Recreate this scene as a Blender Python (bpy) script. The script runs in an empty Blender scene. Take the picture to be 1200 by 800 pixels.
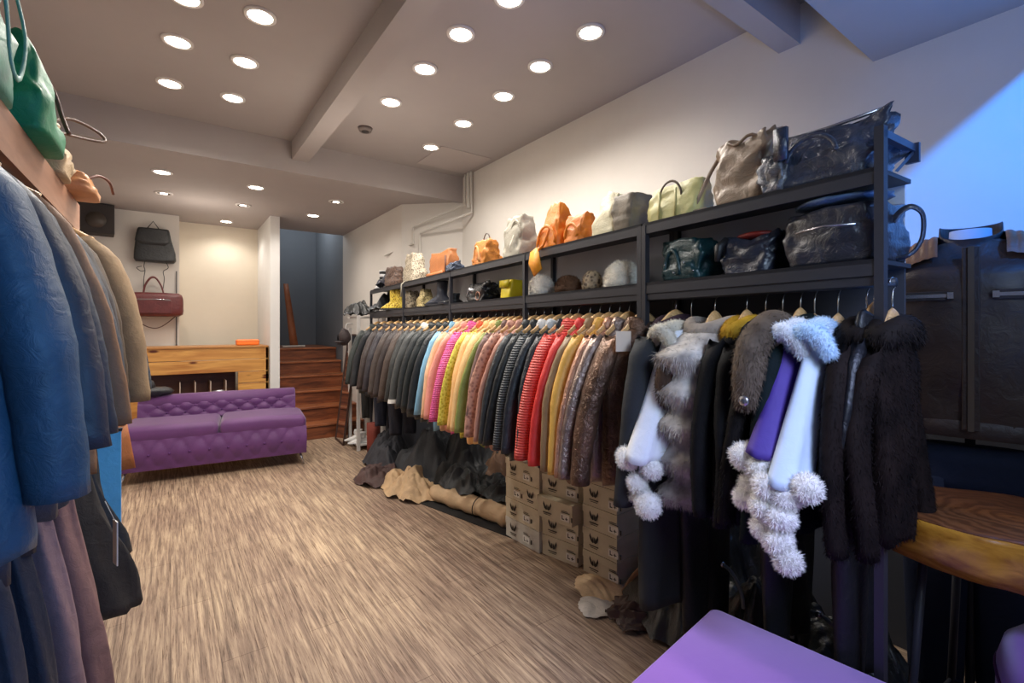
import bpy, math, random
import numpy as np
from mathutils import Vector, noise, Matrix

random.seed(7); np.random.seed(7)
scn = bpy.context.scene
COL = scn.collection
PI = math.pi
H0 = 1.45                      # eye height of the photographer

def link(o): COL.objects.link(o); return o
def tag(o, label=None, cat=None, group=None, kind=None):
    if label: o['label'] = label
    if cat: o['category'] = cat
    if group: o['group'] = group
    if kind: o['kind'] = kind
    return o
def thing(name, label, cat, loc=(0,0,0), rz=0.0, group=None):
    o = bpy.data.objects.new(name, None); o.empty_display_size = .05
    link(o); o.location = loc; o.rotation_euler = (0,0,rz)
    return tag(o, label, cat, group)
def lin(c):
    c = c/255.0
    return c/12.92 if c <= .04045 else ((c+.055)/1.055)**2.4
def rgb(r, g, b): return (lin(r), lin(g), lin(b), 1.0)

# ------------------------------------------------------------------ materials
MC = {}
def newmat(name):
    m = bpy.data.materials.new(name); m.use_nodes = True
    nt = m.node_tree
    return m, nt, nt.nodes['Principled BSDF']
def coords(nt, scale=(1,1,1), kind='Object'):
    tc = nt.nodes.new('ShaderNodeTexCoord'); mp = nt.nodes.new('ShaderNodeMapping')
    mp.inputs['Scale'].default_value = scale
    nt.links.new(tc.outputs[kind], mp.inputs['Vector']); return mp.outputs['Vector']
def ramp(nt, fac, stops):
    r = nt.nodes.new('ShaderNodeValToRGB'); e = r.color_ramp.elements
    while len(e) < len(stops): e.new(.5)
    for i, (p, c) in enumerate(stops): e[i].position = p; e[i].color = c
    nt.links.new(fac, r.inputs['Fac']); return r.outputs['Color']
def bump(nt, bsdf, height, strength, dist=.01):
    b = nt.nodes.new('ShaderNodeBump'); b.inputs['Strength'].default_value = strength; b.inputs['Distance'].default_value = dist
    nt.links.new(height, b.inputs['Height']); nt.links.new(b.outputs['Normal'], bsdf.inputs['Normal'])
def noisetex(nt, vec, scale, detail=4, rough=.55, dist=0):
    n = nt.nodes.new('ShaderNodeTexNoise'); n.inputs['Scale'].default_value = scale
    n.inputs['Detail'].default_value = detail; n.inputs['Roughness'].default_value = rough; n.inputs['Distortion'].default_value = dist
    nt.links.new(vec, n.inputs['Vector']); return n.outputs['Fac']
def mul(c, k): return (min(1,c[0]*k), min(1,c[1]*k), min(1,c[2]*k), 1)

def cloth(col, rough=.5, var=.25, bmp=.35, scale=9, metal=0.0, sheen=0.0, coat=0.0, key=None):
    k = ('cloth', col, rough, var, bmp, scale, metal, sheen, coat)
    if k in MC: return MC[k]
    m, nt, b = newmat('leather_or_cloth')
    c = rgb(*col); v = coords(nt)
    f = noisetex(nt, v, scale, 5, .6, .4)
    colr = ramp(nt, f, [(.3, mul(c, 1-var)), (.7, mul(c, 1+var))])
    nt.links.new(colr, b.inputs['Base Color'])
    f2 = noisetex(nt, v, scale*3.2, 6, .6, .8)
    bump(nt, b, f2, bmp, .012)
    b.inputs['Roughness'].default_value = rough; b.inputs['Metallic'].default_value = metal
    b.inputs['Sheen Weight'].default_value = sheen; b.inputs['Coat Weight'].default_value = coat; b.inputs['Coat Roughness'].default_value = .25
    MC[k] = m; return m
def stripe(c1, c2, freq, axis='Z', rough=.5, dist=.6):
    k = ('st', c1, c2, freq, axis)
    if k in MC: return MC[k]
    m, nt, b = newmat('striped_cloth'); v = coords(nt)
    w = nt.nodes.new('ShaderNodeTexWave'); w.bands_direction = axis; w.inputs['Scale'].default_value = freq
    w.inputs['Distortion'].default_value = dist; w.inputs['Detail'].default_value = 2
    nt.links.new(v, w.inputs['Vector'])
    nt.links.new(ramp(nt, w.outputs['Fac'], [(.35, rgb(*c1)), (.65, rgb(*c2))]), b.inputs['Base Color'])
    bump(nt, b, w.outputs['Fac'], .5, .01); b.inputs['Roughness'].default_value = rough
    MC[k] = m; return m
def spotted(c1, c2, scale, rough=.5):
    k = ('sp', c1, c2, scale)
    if k in MC: return MC[k]
    m, nt, b = newmat('spotted_skin'); v = coords(nt)
    w = nt.nodes.new('ShaderNodeTexVoronoi'); w.inputs['Scale'].default_value = scale
    nt.links.new(v, w.inputs['Vector'])
    nt.links.new(ramp(nt, w.outputs['Distance'], [(.28, rgb(*c1)), (.5, rgb(*c2))]), b.inputs['Base Color'])
    bump(nt, b, w.outputs['Distance'], .4, .005); b.inputs['Roughness'].default_value = rough
    MC[k] = m; return m
def furmat(c1, c2, band=0.0, scale=7):
    k = ('fur', c1, c2, band, scale)
    if k in MC: return MC[k]
    m, nt, b = newmat('fur'); v = coords(nt)
    f = noisetex(nt, v, scale, 4, .6)
    if band:
        w = nt.nodes.new('ShaderNodeTexWave'); w.bands_direction = 'Z'; w.inputs['Scale'].default_value = band
        w.inputs['Distortion'].default_value = 1.2; nt.links.new(v, w.inputs['Vector'])
        mx = nt.nodes.new('ShaderNodeMath'); mx.operation = 'ADD'; nt.links.new(f, mx.inputs[0]); nt.links.new(w.outputs['Fac'], mx.inputs[1])
        dv = nt.nodes.new('ShaderNodeMath'); dv.operation = 'MULTIPLY'; dv.inputs[1].default_value = .5; nt.links.new(mx.outputs[0], dv.inputs[0]); f = dv.outputs[0]
    nt.links.new(ramp(nt, f, [(.3, rgb(*c1)), (.7, rgb(*c2))]), b.inputs['Base Color'])
    b.inputs['Roughness'].default_value = .75; b.inputs['Sheen Weight'].default_value = 0; b.inputs['Specular IOR Level'].default_value = .12
    MC[k] = m; return m
def plain(col, rough=.5, metal=0.0, name='painted'):
    k = ('pl', col, rough, metal)
    if k in MC: return MC[k]
    m, nt, b = newmat(name); v = coords(nt); c = rgb(*col)
    f = noisetex(nt, v, 3, 3)
    nt.links.new(ramp(nt, f, [(.3, mul(c, .95)), (.7, mul(c, 1.04))]), b.inputs['Base Color'])
    b.inputs['Roughness'].default_value = rough; b.inputs['Metallic'].default_value = metal
    MC[k] = m; return m
def wood(c1, c2, stretch=(1,8,8), scale=3, rough=.45, knots=False):
    k = ('wd', c1, c2, stretch, scale, knots)
    if k in MC: return MC[k]
    m, nt, b = newmat('wood'); v = coords(nt, stretch)
    f = noisetex(nt, v, scale, 6, .6, .8)
    col = ramp(nt, f, [(.32, rgb(*c1)), (.68, rgb(*c2))])
    if knots:
        v2 = coords(nt, (3, 3, 9)); w = nt.nodes.new('ShaderNodeTexVoronoi'); w.inputs['Scale'].default_value = 1.1
        nt.links.new(v2, w.inputs['Vector'])
        mix = nt.nodes.new('ShaderNodeMixRGB'); mix.blend_type = 'MULTIPLY'; mix.inputs['Fac'].default_value = 1
        nt.links.new(col, mix.inputs[1]); nt.links.new(ramp(nt, w.outputs['Distance'], [(.1, rgb(110,60,30)), (.2, (1,1,1,1))]), mix.inputs[2]); col = mix.outputs[0]
    nt.links.new(col, b.inputs['Base Color']); bump(nt, b, f, .15, .004)
    b.inputs['Roughness'].default_value = rough
    MC[k] = m; return m
def emis(col, s):
    k = ('em', col, s)
    if k in MC: return MC[k]
    m, nt, b = newmat('lamp_glow')
    b.inputs['Base Color'].default_value = rgb(*col); b.inputs['Emission Color'].default_value = rgb(*col); b.inputs['Emission Strength'].default_value = s
    MC[k] = m; return m
def wallmat(col, name='plaster'):
    k = ('wall', col)
    if k in MC: return MC[k]
    m, nt, b = newmat(name); v = coords(nt, kind='Object'); c = rgb(*col)
    f = noisetex(nt, v, 1.3, 5, .6)
    nt.links.new(ramp(nt, f, [(.3, mul(c, .94)), (.7, mul(c, 1.03))]), b.inputs['Base Color'])
    f2 = noisetex(nt, v, 60, 3); bump(nt, b, f2, .08, .004)
    b.inputs['Roughness'].default_value = .85
    MC[k] = m; return m

# ------------------------------------------------------------------ mesh builder
class MB:
    def __init__(s): s.v = []; s.f = []
    def add(s, vs, fs):
        o = len(s.v); s.v += [tuple(p) for p in vs]; s.f += [tuple(i+o for i in q) for q in fs]; return s
    def box(s, x0, x1, y0, y1, z0, z1):
        return s.add([(x0,y0,z0),(x1,y0,z0),(x1,y1,z0),(x0,y1,z0),(x0,y0,z1),(x1,y0,z1),(x1,y1,z1),(x0,y1,z1)],
                     [(0,3,2,1),(4,5,6,7),(0,1,5,4),(1,2,6,5),(2,3,7,6),(3,0,4,7)])
    def loft(s, rings, cap=True):
        n = len(rings[0]); vs = [p for r in rings for p in r]; fs = []
        for i in range(len(rings)-1):
            for j in range(n):
                a = i*n+j; b = i*n+(j+1) % n; fs.append((a, b, b+n, a+n))
        if cap:
            fs.append(tuple(range(n-1, -1, -1))); fs.append(tuple((len(rings)-1)*n+j for j in range(n)))
        return s.add(vs, fs)
    def tube(s, path, rad, seg=8, flat=1.0, cap=True, up=None, sm=True):
        P = [Vector(p) for p in path]; n = len(P)
        if not hasattr(rad, '__len__'): rad = [rad]*n
        if sm and 4 <= n <= 9:            # round the corners of short paths
            Q = []; R_ = []
            for i in range(n-1):
                a, b, c, d = P[max(i-1,0)], P[i], P[i+1], P[min(i+2,n-1)]
                for k in range(4):
                    t = k/4; Q.append(.5*((2*b)+(c-a)*t+(2*a-5*b+4*c-d)*t*t+(3*b-a-3*c+d)*t**3)); R_.append(rad[i]*(1-t)+rad[i+1]*t)
            P = Q+[P[-1]]; rad = R_+[rad[-1]]; n = len(P)
        rings = []; prev = None
        for i in range(n):
            d = (P[min(i+1,n-1)]-P[max(i-1,0)]);  d = d.normalized() if d.length > 1e-9 else Vector((0,0,1))
            if prev is None:
                ref = Vector(up) if up else (Vector((0,0,1)) if abs(d.z) < .9 else Vector((0,1,0)))
                a = (ref - d*ref.dot(d)).normalized()
            else:
                a = (prev - d*prev.dot(d)).normalized()
            prev = a; b = d.cross(a)
            rings.append([P[i] + a*(math.cos(2*PI*k/seg)*rad[i]) + b*(math.sin(2*PI*k/seg)*rad[i]*flat) for k in range(seg)])
        return s.loft(rings, cap)
    def sphere(s, c, r, seg=16, rg=10, sc=(1,1,1), rough=0, seed=0):
        rings = []
        for i in range(1, rg):
            th = PI*i/rg
            ring = []
            for j in range(seg):
                ph = 2*PI*j/seg
                d = Vector((math.sin(th)*math.cos(ph), math.sin(th)*math.sin(ph), -math.cos(th)))
                k = 1 + (rough*noise.noise(d*2.2+Vector((seed,seed,seed))) if rough else 0)
                ring.append((c[0]+d.x*r*sc[0]*k, c[1]+d.y*r*sc[1]*k, c[2]+d.z*r*sc[2]*k))
            rings.append(ring)
        return s.loft(rings)
    def cyl(s, c, r, h, seg=24, r2=None):
        r2 = r if r2 is None else r2
        return s.loft([[(c[0]+math.cos(2*PI*k/seg)*q, c[1]+math.sin(2*PI*k/seg)*q, c[2]+z) for k in range(seg)] for q, z in ((r,0),(r2,h))])
    def wobble(s, amp, freq, seed=0):
        o = Vector((seed*3.1, seed*1.7, seed*.9))
        s.v = [tuple(Vector(p) + noise.noise_vector(Vector(p)*freq+o)*amp) for p in s.v]; return s
    def fur(s, n, length, width=.0022, down=.7, jitter=.5):
        """adds thin tapering strands over the surface built so far"""
        V = np.array(s.v); T = []
        for q in s.f:
            for i in range(1, len(q)-1): T.append((q[0], q[i], q[i+1]))
        T = np.array(T); A = V[T[:,0]]; B = V[T[:,1]]; C = V[T[:,2]]
        N = np.cross(B-A, C-A); ar = np.linalg.norm(N, axis=1); ok = ar > 1e-10
        T = T[ok]; A = A[ok]; B = B[ok]; C = C[ok]; N = N[ok]/ar[ok][:,None]; ar = ar[ok]
        rs = np.random.RandomState(n % 1000 + 3)
        idx = rs.choice(len(ar), n, p=ar/ar.sum()); r1 = np.sqrt(rs.rand(n,1)); r2 = rs.rand(n,1)
        P = A[idx]*(1-r1)+B[idx]*(r1*(1-r2))+C[idx]*(r1*r2); nn = N[idx]
        d = nn*.55 + rs.normal(0, jitter*.45, (n,3)); d[:,2] -= down*1.1; d /= np.linalg.norm(d, axis=1)[:,None]
        L = length*(.6+.7*rs.rand(n,1)); side = np.cross(d, rs.normal(0,1,(n,3))); side /= np.linalg.norm(side, axis=1)[:,None]
        base = P - nn*.003; mid = base + d*L*.55; dd = d.copy(); dd[:,2] -= down*.5; tip = mid + dd*L*.5
        o = len(s.v); w = width/2
        vs = np.stack([base-side*w, base+side*w, mid+side*w*.8, mid-side*w*.8, tip], 1).reshape(-1,3)
        s.v += [tuple(x) for x in vs.tolist()]
        for i in range(n):
            k = o+i*5; s.f.append((k,k+1,k+2,k+3)); s.f.append((k+3,k+2,k+4))
        return s
    def build(s, name, mat, parent=None, smooth=True, bevel=0, sub=0, loc=None, rz=None):
        me = bpy.data.meshes.new(name); me.from_pydata(s.v, [], s.f); me.update()
        if smooth: me.shade_smooth()
        o = bpy.data.objects.new(name, me); link(o)
        if mat: me.materials.append(mat)
        if parent: o.parent = parent
        if loc: o.location = loc
        if rz is not None: o.rotation_euler = (0,0,rz)
        if bevel:
            b = o.modifiers.new('bevel', 'BEVEL'); b.width = bevel; b.segments = 2; b.limit_method = 'ANGLE'
        if sub:
            m = o.modifiers.new('sub', 'SUBSURF'); m.levels = sub; m.render_levels = sub
        return o
def se(a, e):  # superellipse
    c, s = math.cos(a), math.sin(a)
    return (math.copysign(abs(c)**e, c), math.copysign(abs(s)**e, s))

# ------------------------------------------------------------------ view geometry (used to turn measured directions into places)
TH = math.atan(400/555.0); SI, CO = math.sin(TH), math.cos(TH)
def ray(px, py=384):
    u = (px-600)/555.0; v = (384-py)/555.0
    return (SI+u*CO, CO-u*SI, v)
def at_z(px, py, z):
    r = ray(px, py); t = (z-H0)/r[2]; return (r[0]*t, r[1]*t, z)
def at_x(px, py, X): r = ray(px, py); t = X/r[0]; return (X, r[1]*t, H0+r[2]*t)
def at_y(px, py, Y): r = ray(px, py); t = Y/r[1]; return (r[0]*t, Y, H0+r[2]*t)
P0 = Vector((1.523, .449)); D = Vector((.0689, .9976)).normalized(); N = Vector((-D.y, D.x))   # rack front line, N to the room
RZ = math.atan2(N.y, N.x) - PI      # local +x points away from the room, -x into the room
def s_at(px, off=0.0):
    r = ray(px); q = P0 + N*off
    # q + s D = t r
    det = D.x*(-r[1]) + r[0]*D.y
    return (-q.x*(-r[1]) - r[0]*q.y)/det
def rp(s, off=0.0, z=0.0):
    q = P0 + D*s + N*off; return (q.x, q.y, z)

# ------------------------------------------------------------------ SETTING
W = 2.70; W2 = 2.17; XL = -.95; HC = 3.16; HB = 2.88
mw = wallmat((214,208,200)); mc = wallmat((172,164,161)); mgrey = wallmat((118,122,128))
def struct(name, mb, mat, smooth=False, bevel=0):
    return tag(mb.build(name, mat, None, smooth, bevel), kind='structure')
def poly(pts, z): return MB().add([(x,y,z) for x,y in pts], [tuple(range(len(pts)))])
# floor
m, nt, b = newmat('vinyl_plank_floor')
v = coords(nt, (14, .55, 1)); f = noisetex(nt, v, 4.2, 8, .68, .35)
v3 = coords(nt, (1, .6, 1)); g = noisetex(nt, v3, 1.6, 3)
v4 = coords(nt, (34, 1.1, 1)); h = noisetex(nt, v4, 5, 5, .7, .3)
c1 = ramp(nt, f, [(.34, rgb(126,110,97)), (.47, rgb(166,146,128)), (.62, rgb(210,191,166))])
c2 = ramp(nt, g, [(.3, rgb(205,190,185)), (.7, rgb(255,246,232))])
mx = nt.nodes.new('ShaderNodeMixRGB'); mx.blend_type = 'MULTIPLY'; mx.inputs[0].default_value = .9
nt.links.new(c1, mx.inputs[1]); nt.links.new(c2, mx.inputs[2])
mx2 = nt.nodes.new('ShaderNodeMixRGB'); mx2.blend_type = 'MULTIPLY'; mx2.inputs[0].default_value = .85
nt.links.new(mx.outputs[0], mx2.inputs[1]); nt.links.new(ramp(nt, h, [(.36, rgb(150,128,114)), (.46, rgb(255,255,255))]), mx2.inputs[2])
# plank joints
bk = nt.nodes.new('ShaderNodeTexBrick'); bk.inputs['Scale'].default_value = 1; bk.inputs['Brick Width'].default_value = 1.2; bk.inputs['Row Height'].default_value = .18
bk.inputs['Mortar Size'].default_value = .0018; bk.inputs['Color1'].default_value = (1,1,1,1); bk.inputs['Color2'].default_value = (.86,.86,.86,1); bk.inputs['Mortar'].default_value = (.35,.3,.28,1)
tc = nt.nodes.new('ShaderNodeTexCoord'); mp = nt.nodes.new('ShaderNodeMapping'); mp.inputs['Rotation'].default_value = (0,0,PI/2)
nt.links.new(tc.outputs['Object'], mp.inputs['Vector']); nt.links.new(mp.outputs[0], bk.inputs['Vector'])
mx3 = nt.nodes.new('ShaderNodeMixRGB'); mx3.blend_type = 'MULTIPLY'; mx3.inputs[0].default_value = .8
nt.links.new(mx2.outputs[0], mx3.inputs[1]); nt.links.new(bk.outputs['Color'], mx3.inputs[2])
nt.links.new(mx3.outputs[0], b.inputs['Base Color']); b.inputs['Roughness'].default_value = .55
b.inputs['Specular IOR Level'].default_value = .3
bump(nt, b, f, .25, .004); mfloor = m
struct('floor', MB().box(XL, W, -1.2, 9.4, -.1, 0), mfloor)
# ceilings
struct('ceiling', MB().box(XL, W, .82, 4.72, HC, HC+.1), mc)
struct('ceiling_back', MB().add([(XL,4.72,HB),(W,4.72,HB),(W2,5.2,HB),(W2,7.5,HB),(1.08,7.5,HB),(1.08,7.9,HB),(XL,7.9,HB)], [(0,1,2,3,4,5,6)]), mc)
struct('ceiling_front', MB().box(XL, W, 0, .82, 2.71, HC+.1), mc)
struct('trim_1', MB().box(XL, W, 4.70, 4.76, HB-.005, HC), mc)                      # front face of the dropped back ceiling
struct('trim_2', MB().box(.90, 1.04, .82, 4.70, 2.99, HC), mc)                      # long beam
struct('trim_3', MB().box(XL, W, 1.14, 1.25, 2.95, HC), mc)                         # cross beam
# walls
struct('wall_right', MB().box(W, W+.1, -1.2, 4.75, 0, HC), mw)
struct('wall_right_far', MB().add([(W,4.71,0),(W,4.71,HB),(W2,5.2,HB),(W2,5.2,0),(W2,7.5,0),(W2,7.5,HB)], [(0,1,2,3),(3,2,5,4)]), mw)
struct('wall_left', MB().box(XL-.1, XL, -1.2, 8, 0, HC), mw)
struct('wall_back', MB().box(XL, .09, 7.40, 7.9, 0, HB), mw)
struct('wall_back_recess', MB().box(.09, 1.03, 7.78, 7.9, 0, HB), wallmat((226,216,198)))
struct('wall_divider', MB().box(1.03, 1.14, 6.70, 9.3, 0, HB+1.4), wallmat((222,220,216)))
struct('wall_stairwell', MB().box(1.0, 2.4, 9.2, 9.3, 0, 4.4).box(W2, W2+.1, 7.5, 9.2, 0, 4.4), mgrey)
struct('ceiling_stairwell', MB().box(1.0, 2.4, 7.5, 9.3, 4.3, 4.4), mgrey)
# front facade behind the photographer, open shop window on the right hand side
struct('wall_front', MB().box(XL, .9, -1.25, -1.2, 0, 2.71).box(XL, W, -1.25, -1.2, 0, .3), mw)
# conduits following the right wall
mcon = wallmat((205,200,192))
def onwall(px, py):
    r = ray(px, py); t = (W-.03)/r[0]
    if r[1]*t > 4.71:
        t2 = (W2-.03)/r[0]
        if r[1]*t2 > 5.2: t = t2
        else:
            dx, dy = W2-W, .49; t = (dy*(W-.03)-dx*(4.71-.03))/(r[0]*dy-r[1]*dx)
    return (r[0]*t, r[1]*t, H0+r[2]*t)
struct('trim_4', MB().tube([onwall(545,203), onwall(545,240), onwall(484,265), onwall(485,285), onwall(451,299)], .012, 8, sm=False), mcon)
struct('trim_5', MB().tube([onwall(552,201), onwall(553,249), onwall(492,273), onwall(492,300)], .016, 8, sm=False), mcon)
struct('trim_6', MB().tube([onwall(549,202), onwall(549,244)], .022, 8), mcon)
# access hatch on ceiling
hx, hy, _ = at_z(532, 188, HC)
struct('trim_7', MB().box(hx-.28, hx+.28, hy-.28, hy+.28, HC-.006, HC), wallmat((184,174,170)), False)
# stairs
mst = wood((84,44,28), (150,86,52), (1.2,9,9), 2.4, .4)
st = thing('staircase', 'reddish brown wooden staircase climbing behind the tufted sofa beside the white wall', 'stairs', (1.155,6.5,0))
for k in range(6):
    y0 = .27*k; 
    MB().box(0, W2-1.165, y0, y0+.30 if k < 5 else 2.68, .19*k, .19*(k+1)-.025).build('riser', mst, st, False)
    MB().box(0, W2-1.165, y0-.025, y0+.27 if k < 5 else 2.68, .19*(k+1)-.024, .19*(k+1)+.002).build('tread', wood((110,60,36), (176,108,68), (1.2,9,9), 2.4, .35), st, False, .004)

# ------------------------------------------------------------------ ceiling downlights
mring = plain((225,220,215), .4); mglow = emis((255,246,230), 22); mdark = plain((60,52,48), .5)
def downlight(px, py, z, label, on=True, power=9, tilt=False, group='recessed ceiling spotlights'):
    x, y, _ = at_z(px, py, z)
    t = thing('ceiling_spotlight', label, 'ceiling light', (x, y, z), 0, group)
    sg = 24
    MB().loft([[(math.cos(2*PI*k/sg)*r, math.sin(2*PI*k/sg)*r, h) for k in range(sg)] for r, h in ((.082,0),(.082,-.008),(.064,-.012),(.062,0))], False).build('trim_ring', mring, t)
    MB().cyl((0,0,-.006), .062 if not tilt else .036, .003, sg).build('lamp_face', mglow, t)
    if tilt: MB().loft([[(math.cos(2*PI*k/sg)*r, math.sin(2*PI*k/sg)*r, h) for k in range(sg)] for r, h in ((.064,-.004),(.036,-.009))], False).build('dark_baffle', mdark, t)
    l = bpy.data.lights.new('spot_lamp', 'SPOT'); l.energy = power; l.color = (1, .94, .87); l.spot_size = math.radians(150); l.spot_blend = .7; l.shadow_soft_size = .06
    lo = bpy.data.objects.new('spot_lamp', l); link(lo); lo.location = (x, y, z-.03)
    return t
L1 = [((305,18),'farther-left bright spotlight at the top of the main ceiling left of the beam'),
      ((208,48),'leftmost large spotlight of the main ceiling, left of the long beam'),
      ((287,72),'middle spotlight of the right-hand row left of the long beam'),
      ((199,97),'spotlight nearest the dropped ceiling in the leftmost row'),
      ((273,114),'spotlight nearest the dropped ceiling in the second row left of the beam'),
      ((540,39),'topmost spotlight just right of the long ceiling beam'),
      ((692,37),'rightmost spotlight on the main ceiling nearest the right wall'),
      ((498,80),'second spotlight down in the row right of the long beam'),
      ((633,77),'second spotlight down in the row along the right wall'),
      ((458,119),'third spotlight down right of the long beam beside the smoke detector'),
      ((590,112),'third spotlight down in the row along the right wall'),
      ((543,144),'fourth spotlight down in the row along the right wall'),
      ((505,172),'smallest spotlight of the main ceiling near the pipe corner'),
      ((597,-3),'spotlight cut by the top edge of the picture right of the beam'),
      ((217,-4),'spotlight cut by the top edge of the picture left of the beam')]
for (p, lab) in L1: downlight(p[0], p[1], HC, lab, power=20 if p in ((692,37),(597,-3)) else 34)
L2 = [((190,201),'leftmost lit spotlight of the dropped back ceiling',0), ((300,219),'lit spotlight in the middle of the dropped back ceiling',0),
      ((394,236),'rightmost lit spotlight of the dropped back ceiling',1), ((367,252),'lit spotlight over the staircase in the dropped ceiling',0),
      ((265,259),'farthest spotlight glowing above the pale back wall',0), ((192,226),'half dark tilted spotlight at the left of the dropped ceiling',1),
      ((285,240),'half dark tilted spotlight in the middle of the dropped ceiling',1)]
for (p, lab, ti) in L2: downlight(p[0], p[1], HB, lab, power=22, tilt=bool(ti))
sx, sy, _ = at_z(428, 150, HC)
o = thing('smoke_detector', 'small dark round smoke detector on the ceiling right of the long beam', 'smoke detector', (sx,sy,HC))
MB().cyl((0,0,-.03), .05, .03, 20, .062).build('housing', plain((120,110,106), .6), o); MB().cyl((0,0,-.036), .03, .008, 16).build('sensor_cap', plain((60,55,55), .6), o)

# ------------------------------------------------------------------ RACK ON THE RIGHT
mblk = plain((50,50,56), .5, .2, 'black_steel')
ZT, ZL, ZR = 1.88, 1.635, 1.572
DEP = .22
# local frame at P0: x = away from room (behind the front), y = along the rack
rack = thing('garment_rack', 'long black steel rack with two shelves and a hanging rail along the right wall', 'clothes rack', (P0.x, P0.y, 0), RZ)
LEN = s_at(434)
breaks = [0, s_at(752), s_at(614), s_at(527), s_at(472), LEN]
for i in range(5):
    a, c = breaks[i]+.004, breaks[i+1]-.004
    for z, nm in ((ZT,'upper_shelf'), (ZL,'lower_shelf')):
        MB().box(0, DEP, a, c, z-.012, z).box(0, .012, a, c, z-.045, z).build(nm, mblk, rack, False)
for i, s in enumerate(breaks):
    top = 1.985 if i == 0 else ZT-.01
    for q in ((-.022,.002) if i == 1 else (-.011,)):
        MB().box(-.003, .022, s+q, s+q+.022, 0 if i in (0,5) else 1.2, top).build('front_post', mblk, rack, False)
        if i: MB().box(DEP-.022, DEP, s+q, s+q+.022, 0 if i in (0,5) else 1.15, min(top, ZT-.012)).build('rear_post', mblk, rack, False)
MB().tube([(.05,-.02,ZR),(.05,LEN,ZR)], .012, 10).build('hanging_rail', mblk, rack)
MB().box(.005, .02, 0, LEN, ZR-.008, ZR+.018).build('lower_beam', mblk, rack, False)
MB().box(0, DEP, -.011, .008, 1.955, 1.975).box(DEP-.012, DEP, -.018, .015, 1.925, 1.98).add([(DEP-.02,-.006,1.955),(DEP,-.006,1.955),(.10,-.006,1.878),(.08,-.006,1.878)],[(0,1,2,3)]).build('end_bracket', plain((64,72,90), .4, .5), rack, False)
MB().box(DEP+.002, DEP+.01, .02, LEN, ZL, ZT-.001).build('added_back_panel', plain((196,196,200), .7), rack, False)  # added sheet behind the shelves, gives the wall its shaded grey there
MB().box(DEP+.002, DEP+.01, .02, LEN, 1.15, ZL-.002).build('lower_shade_panel', plain((66,66,74), .7), rack, False)  # added darker sheet, its colour stands in for shade behind the hangers
RAIL = -.05     # rail offset from the front line, towards the wall

# ------------------------------------------------------------------ GARMENT BUILDER
mhang = wood((196,150,96), (236,196,140), (6,1,6), 6, .4)
mhook = plain((190,188,184), .25, .9, 'steel')
def hanger(parent_loc, rz, z_sh, w=.19, label='', dark=False, zr=ZR):
    t = thing('clothes_hanger', label, 'hanger', (parent_loc[0], parent_loc[1], z_sh), rz, 'clothes hangers on the rails')
    P = []
    for k in range(-8, 9):
        f = k/8; P.append((f*w, 0, -.055*abs(f)**1.4+.012*math.cos(f*PI)))
    MB().tube(P, [.008+.011*(1-abs(k)/8)+.004 for k in range(-8,9)], 8, .45, up=(0,0,1)).build('hanger_shoulder', mhang if not dark else mblk, t)
    hz = zr - z_sh
    r = .017
    H = [(0,0,.01), (0,0,max(.02,hz-.04)), (.004,0,hz-.02)]
    H += [(r*math.cos(-.5+k*.36), 0, hz-.004+r*math.sin(-.5+k*.36)) for k in range(11)]
    MB().tube(H, .0022, 6).build('hook', mhook, t)
    return t

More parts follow.
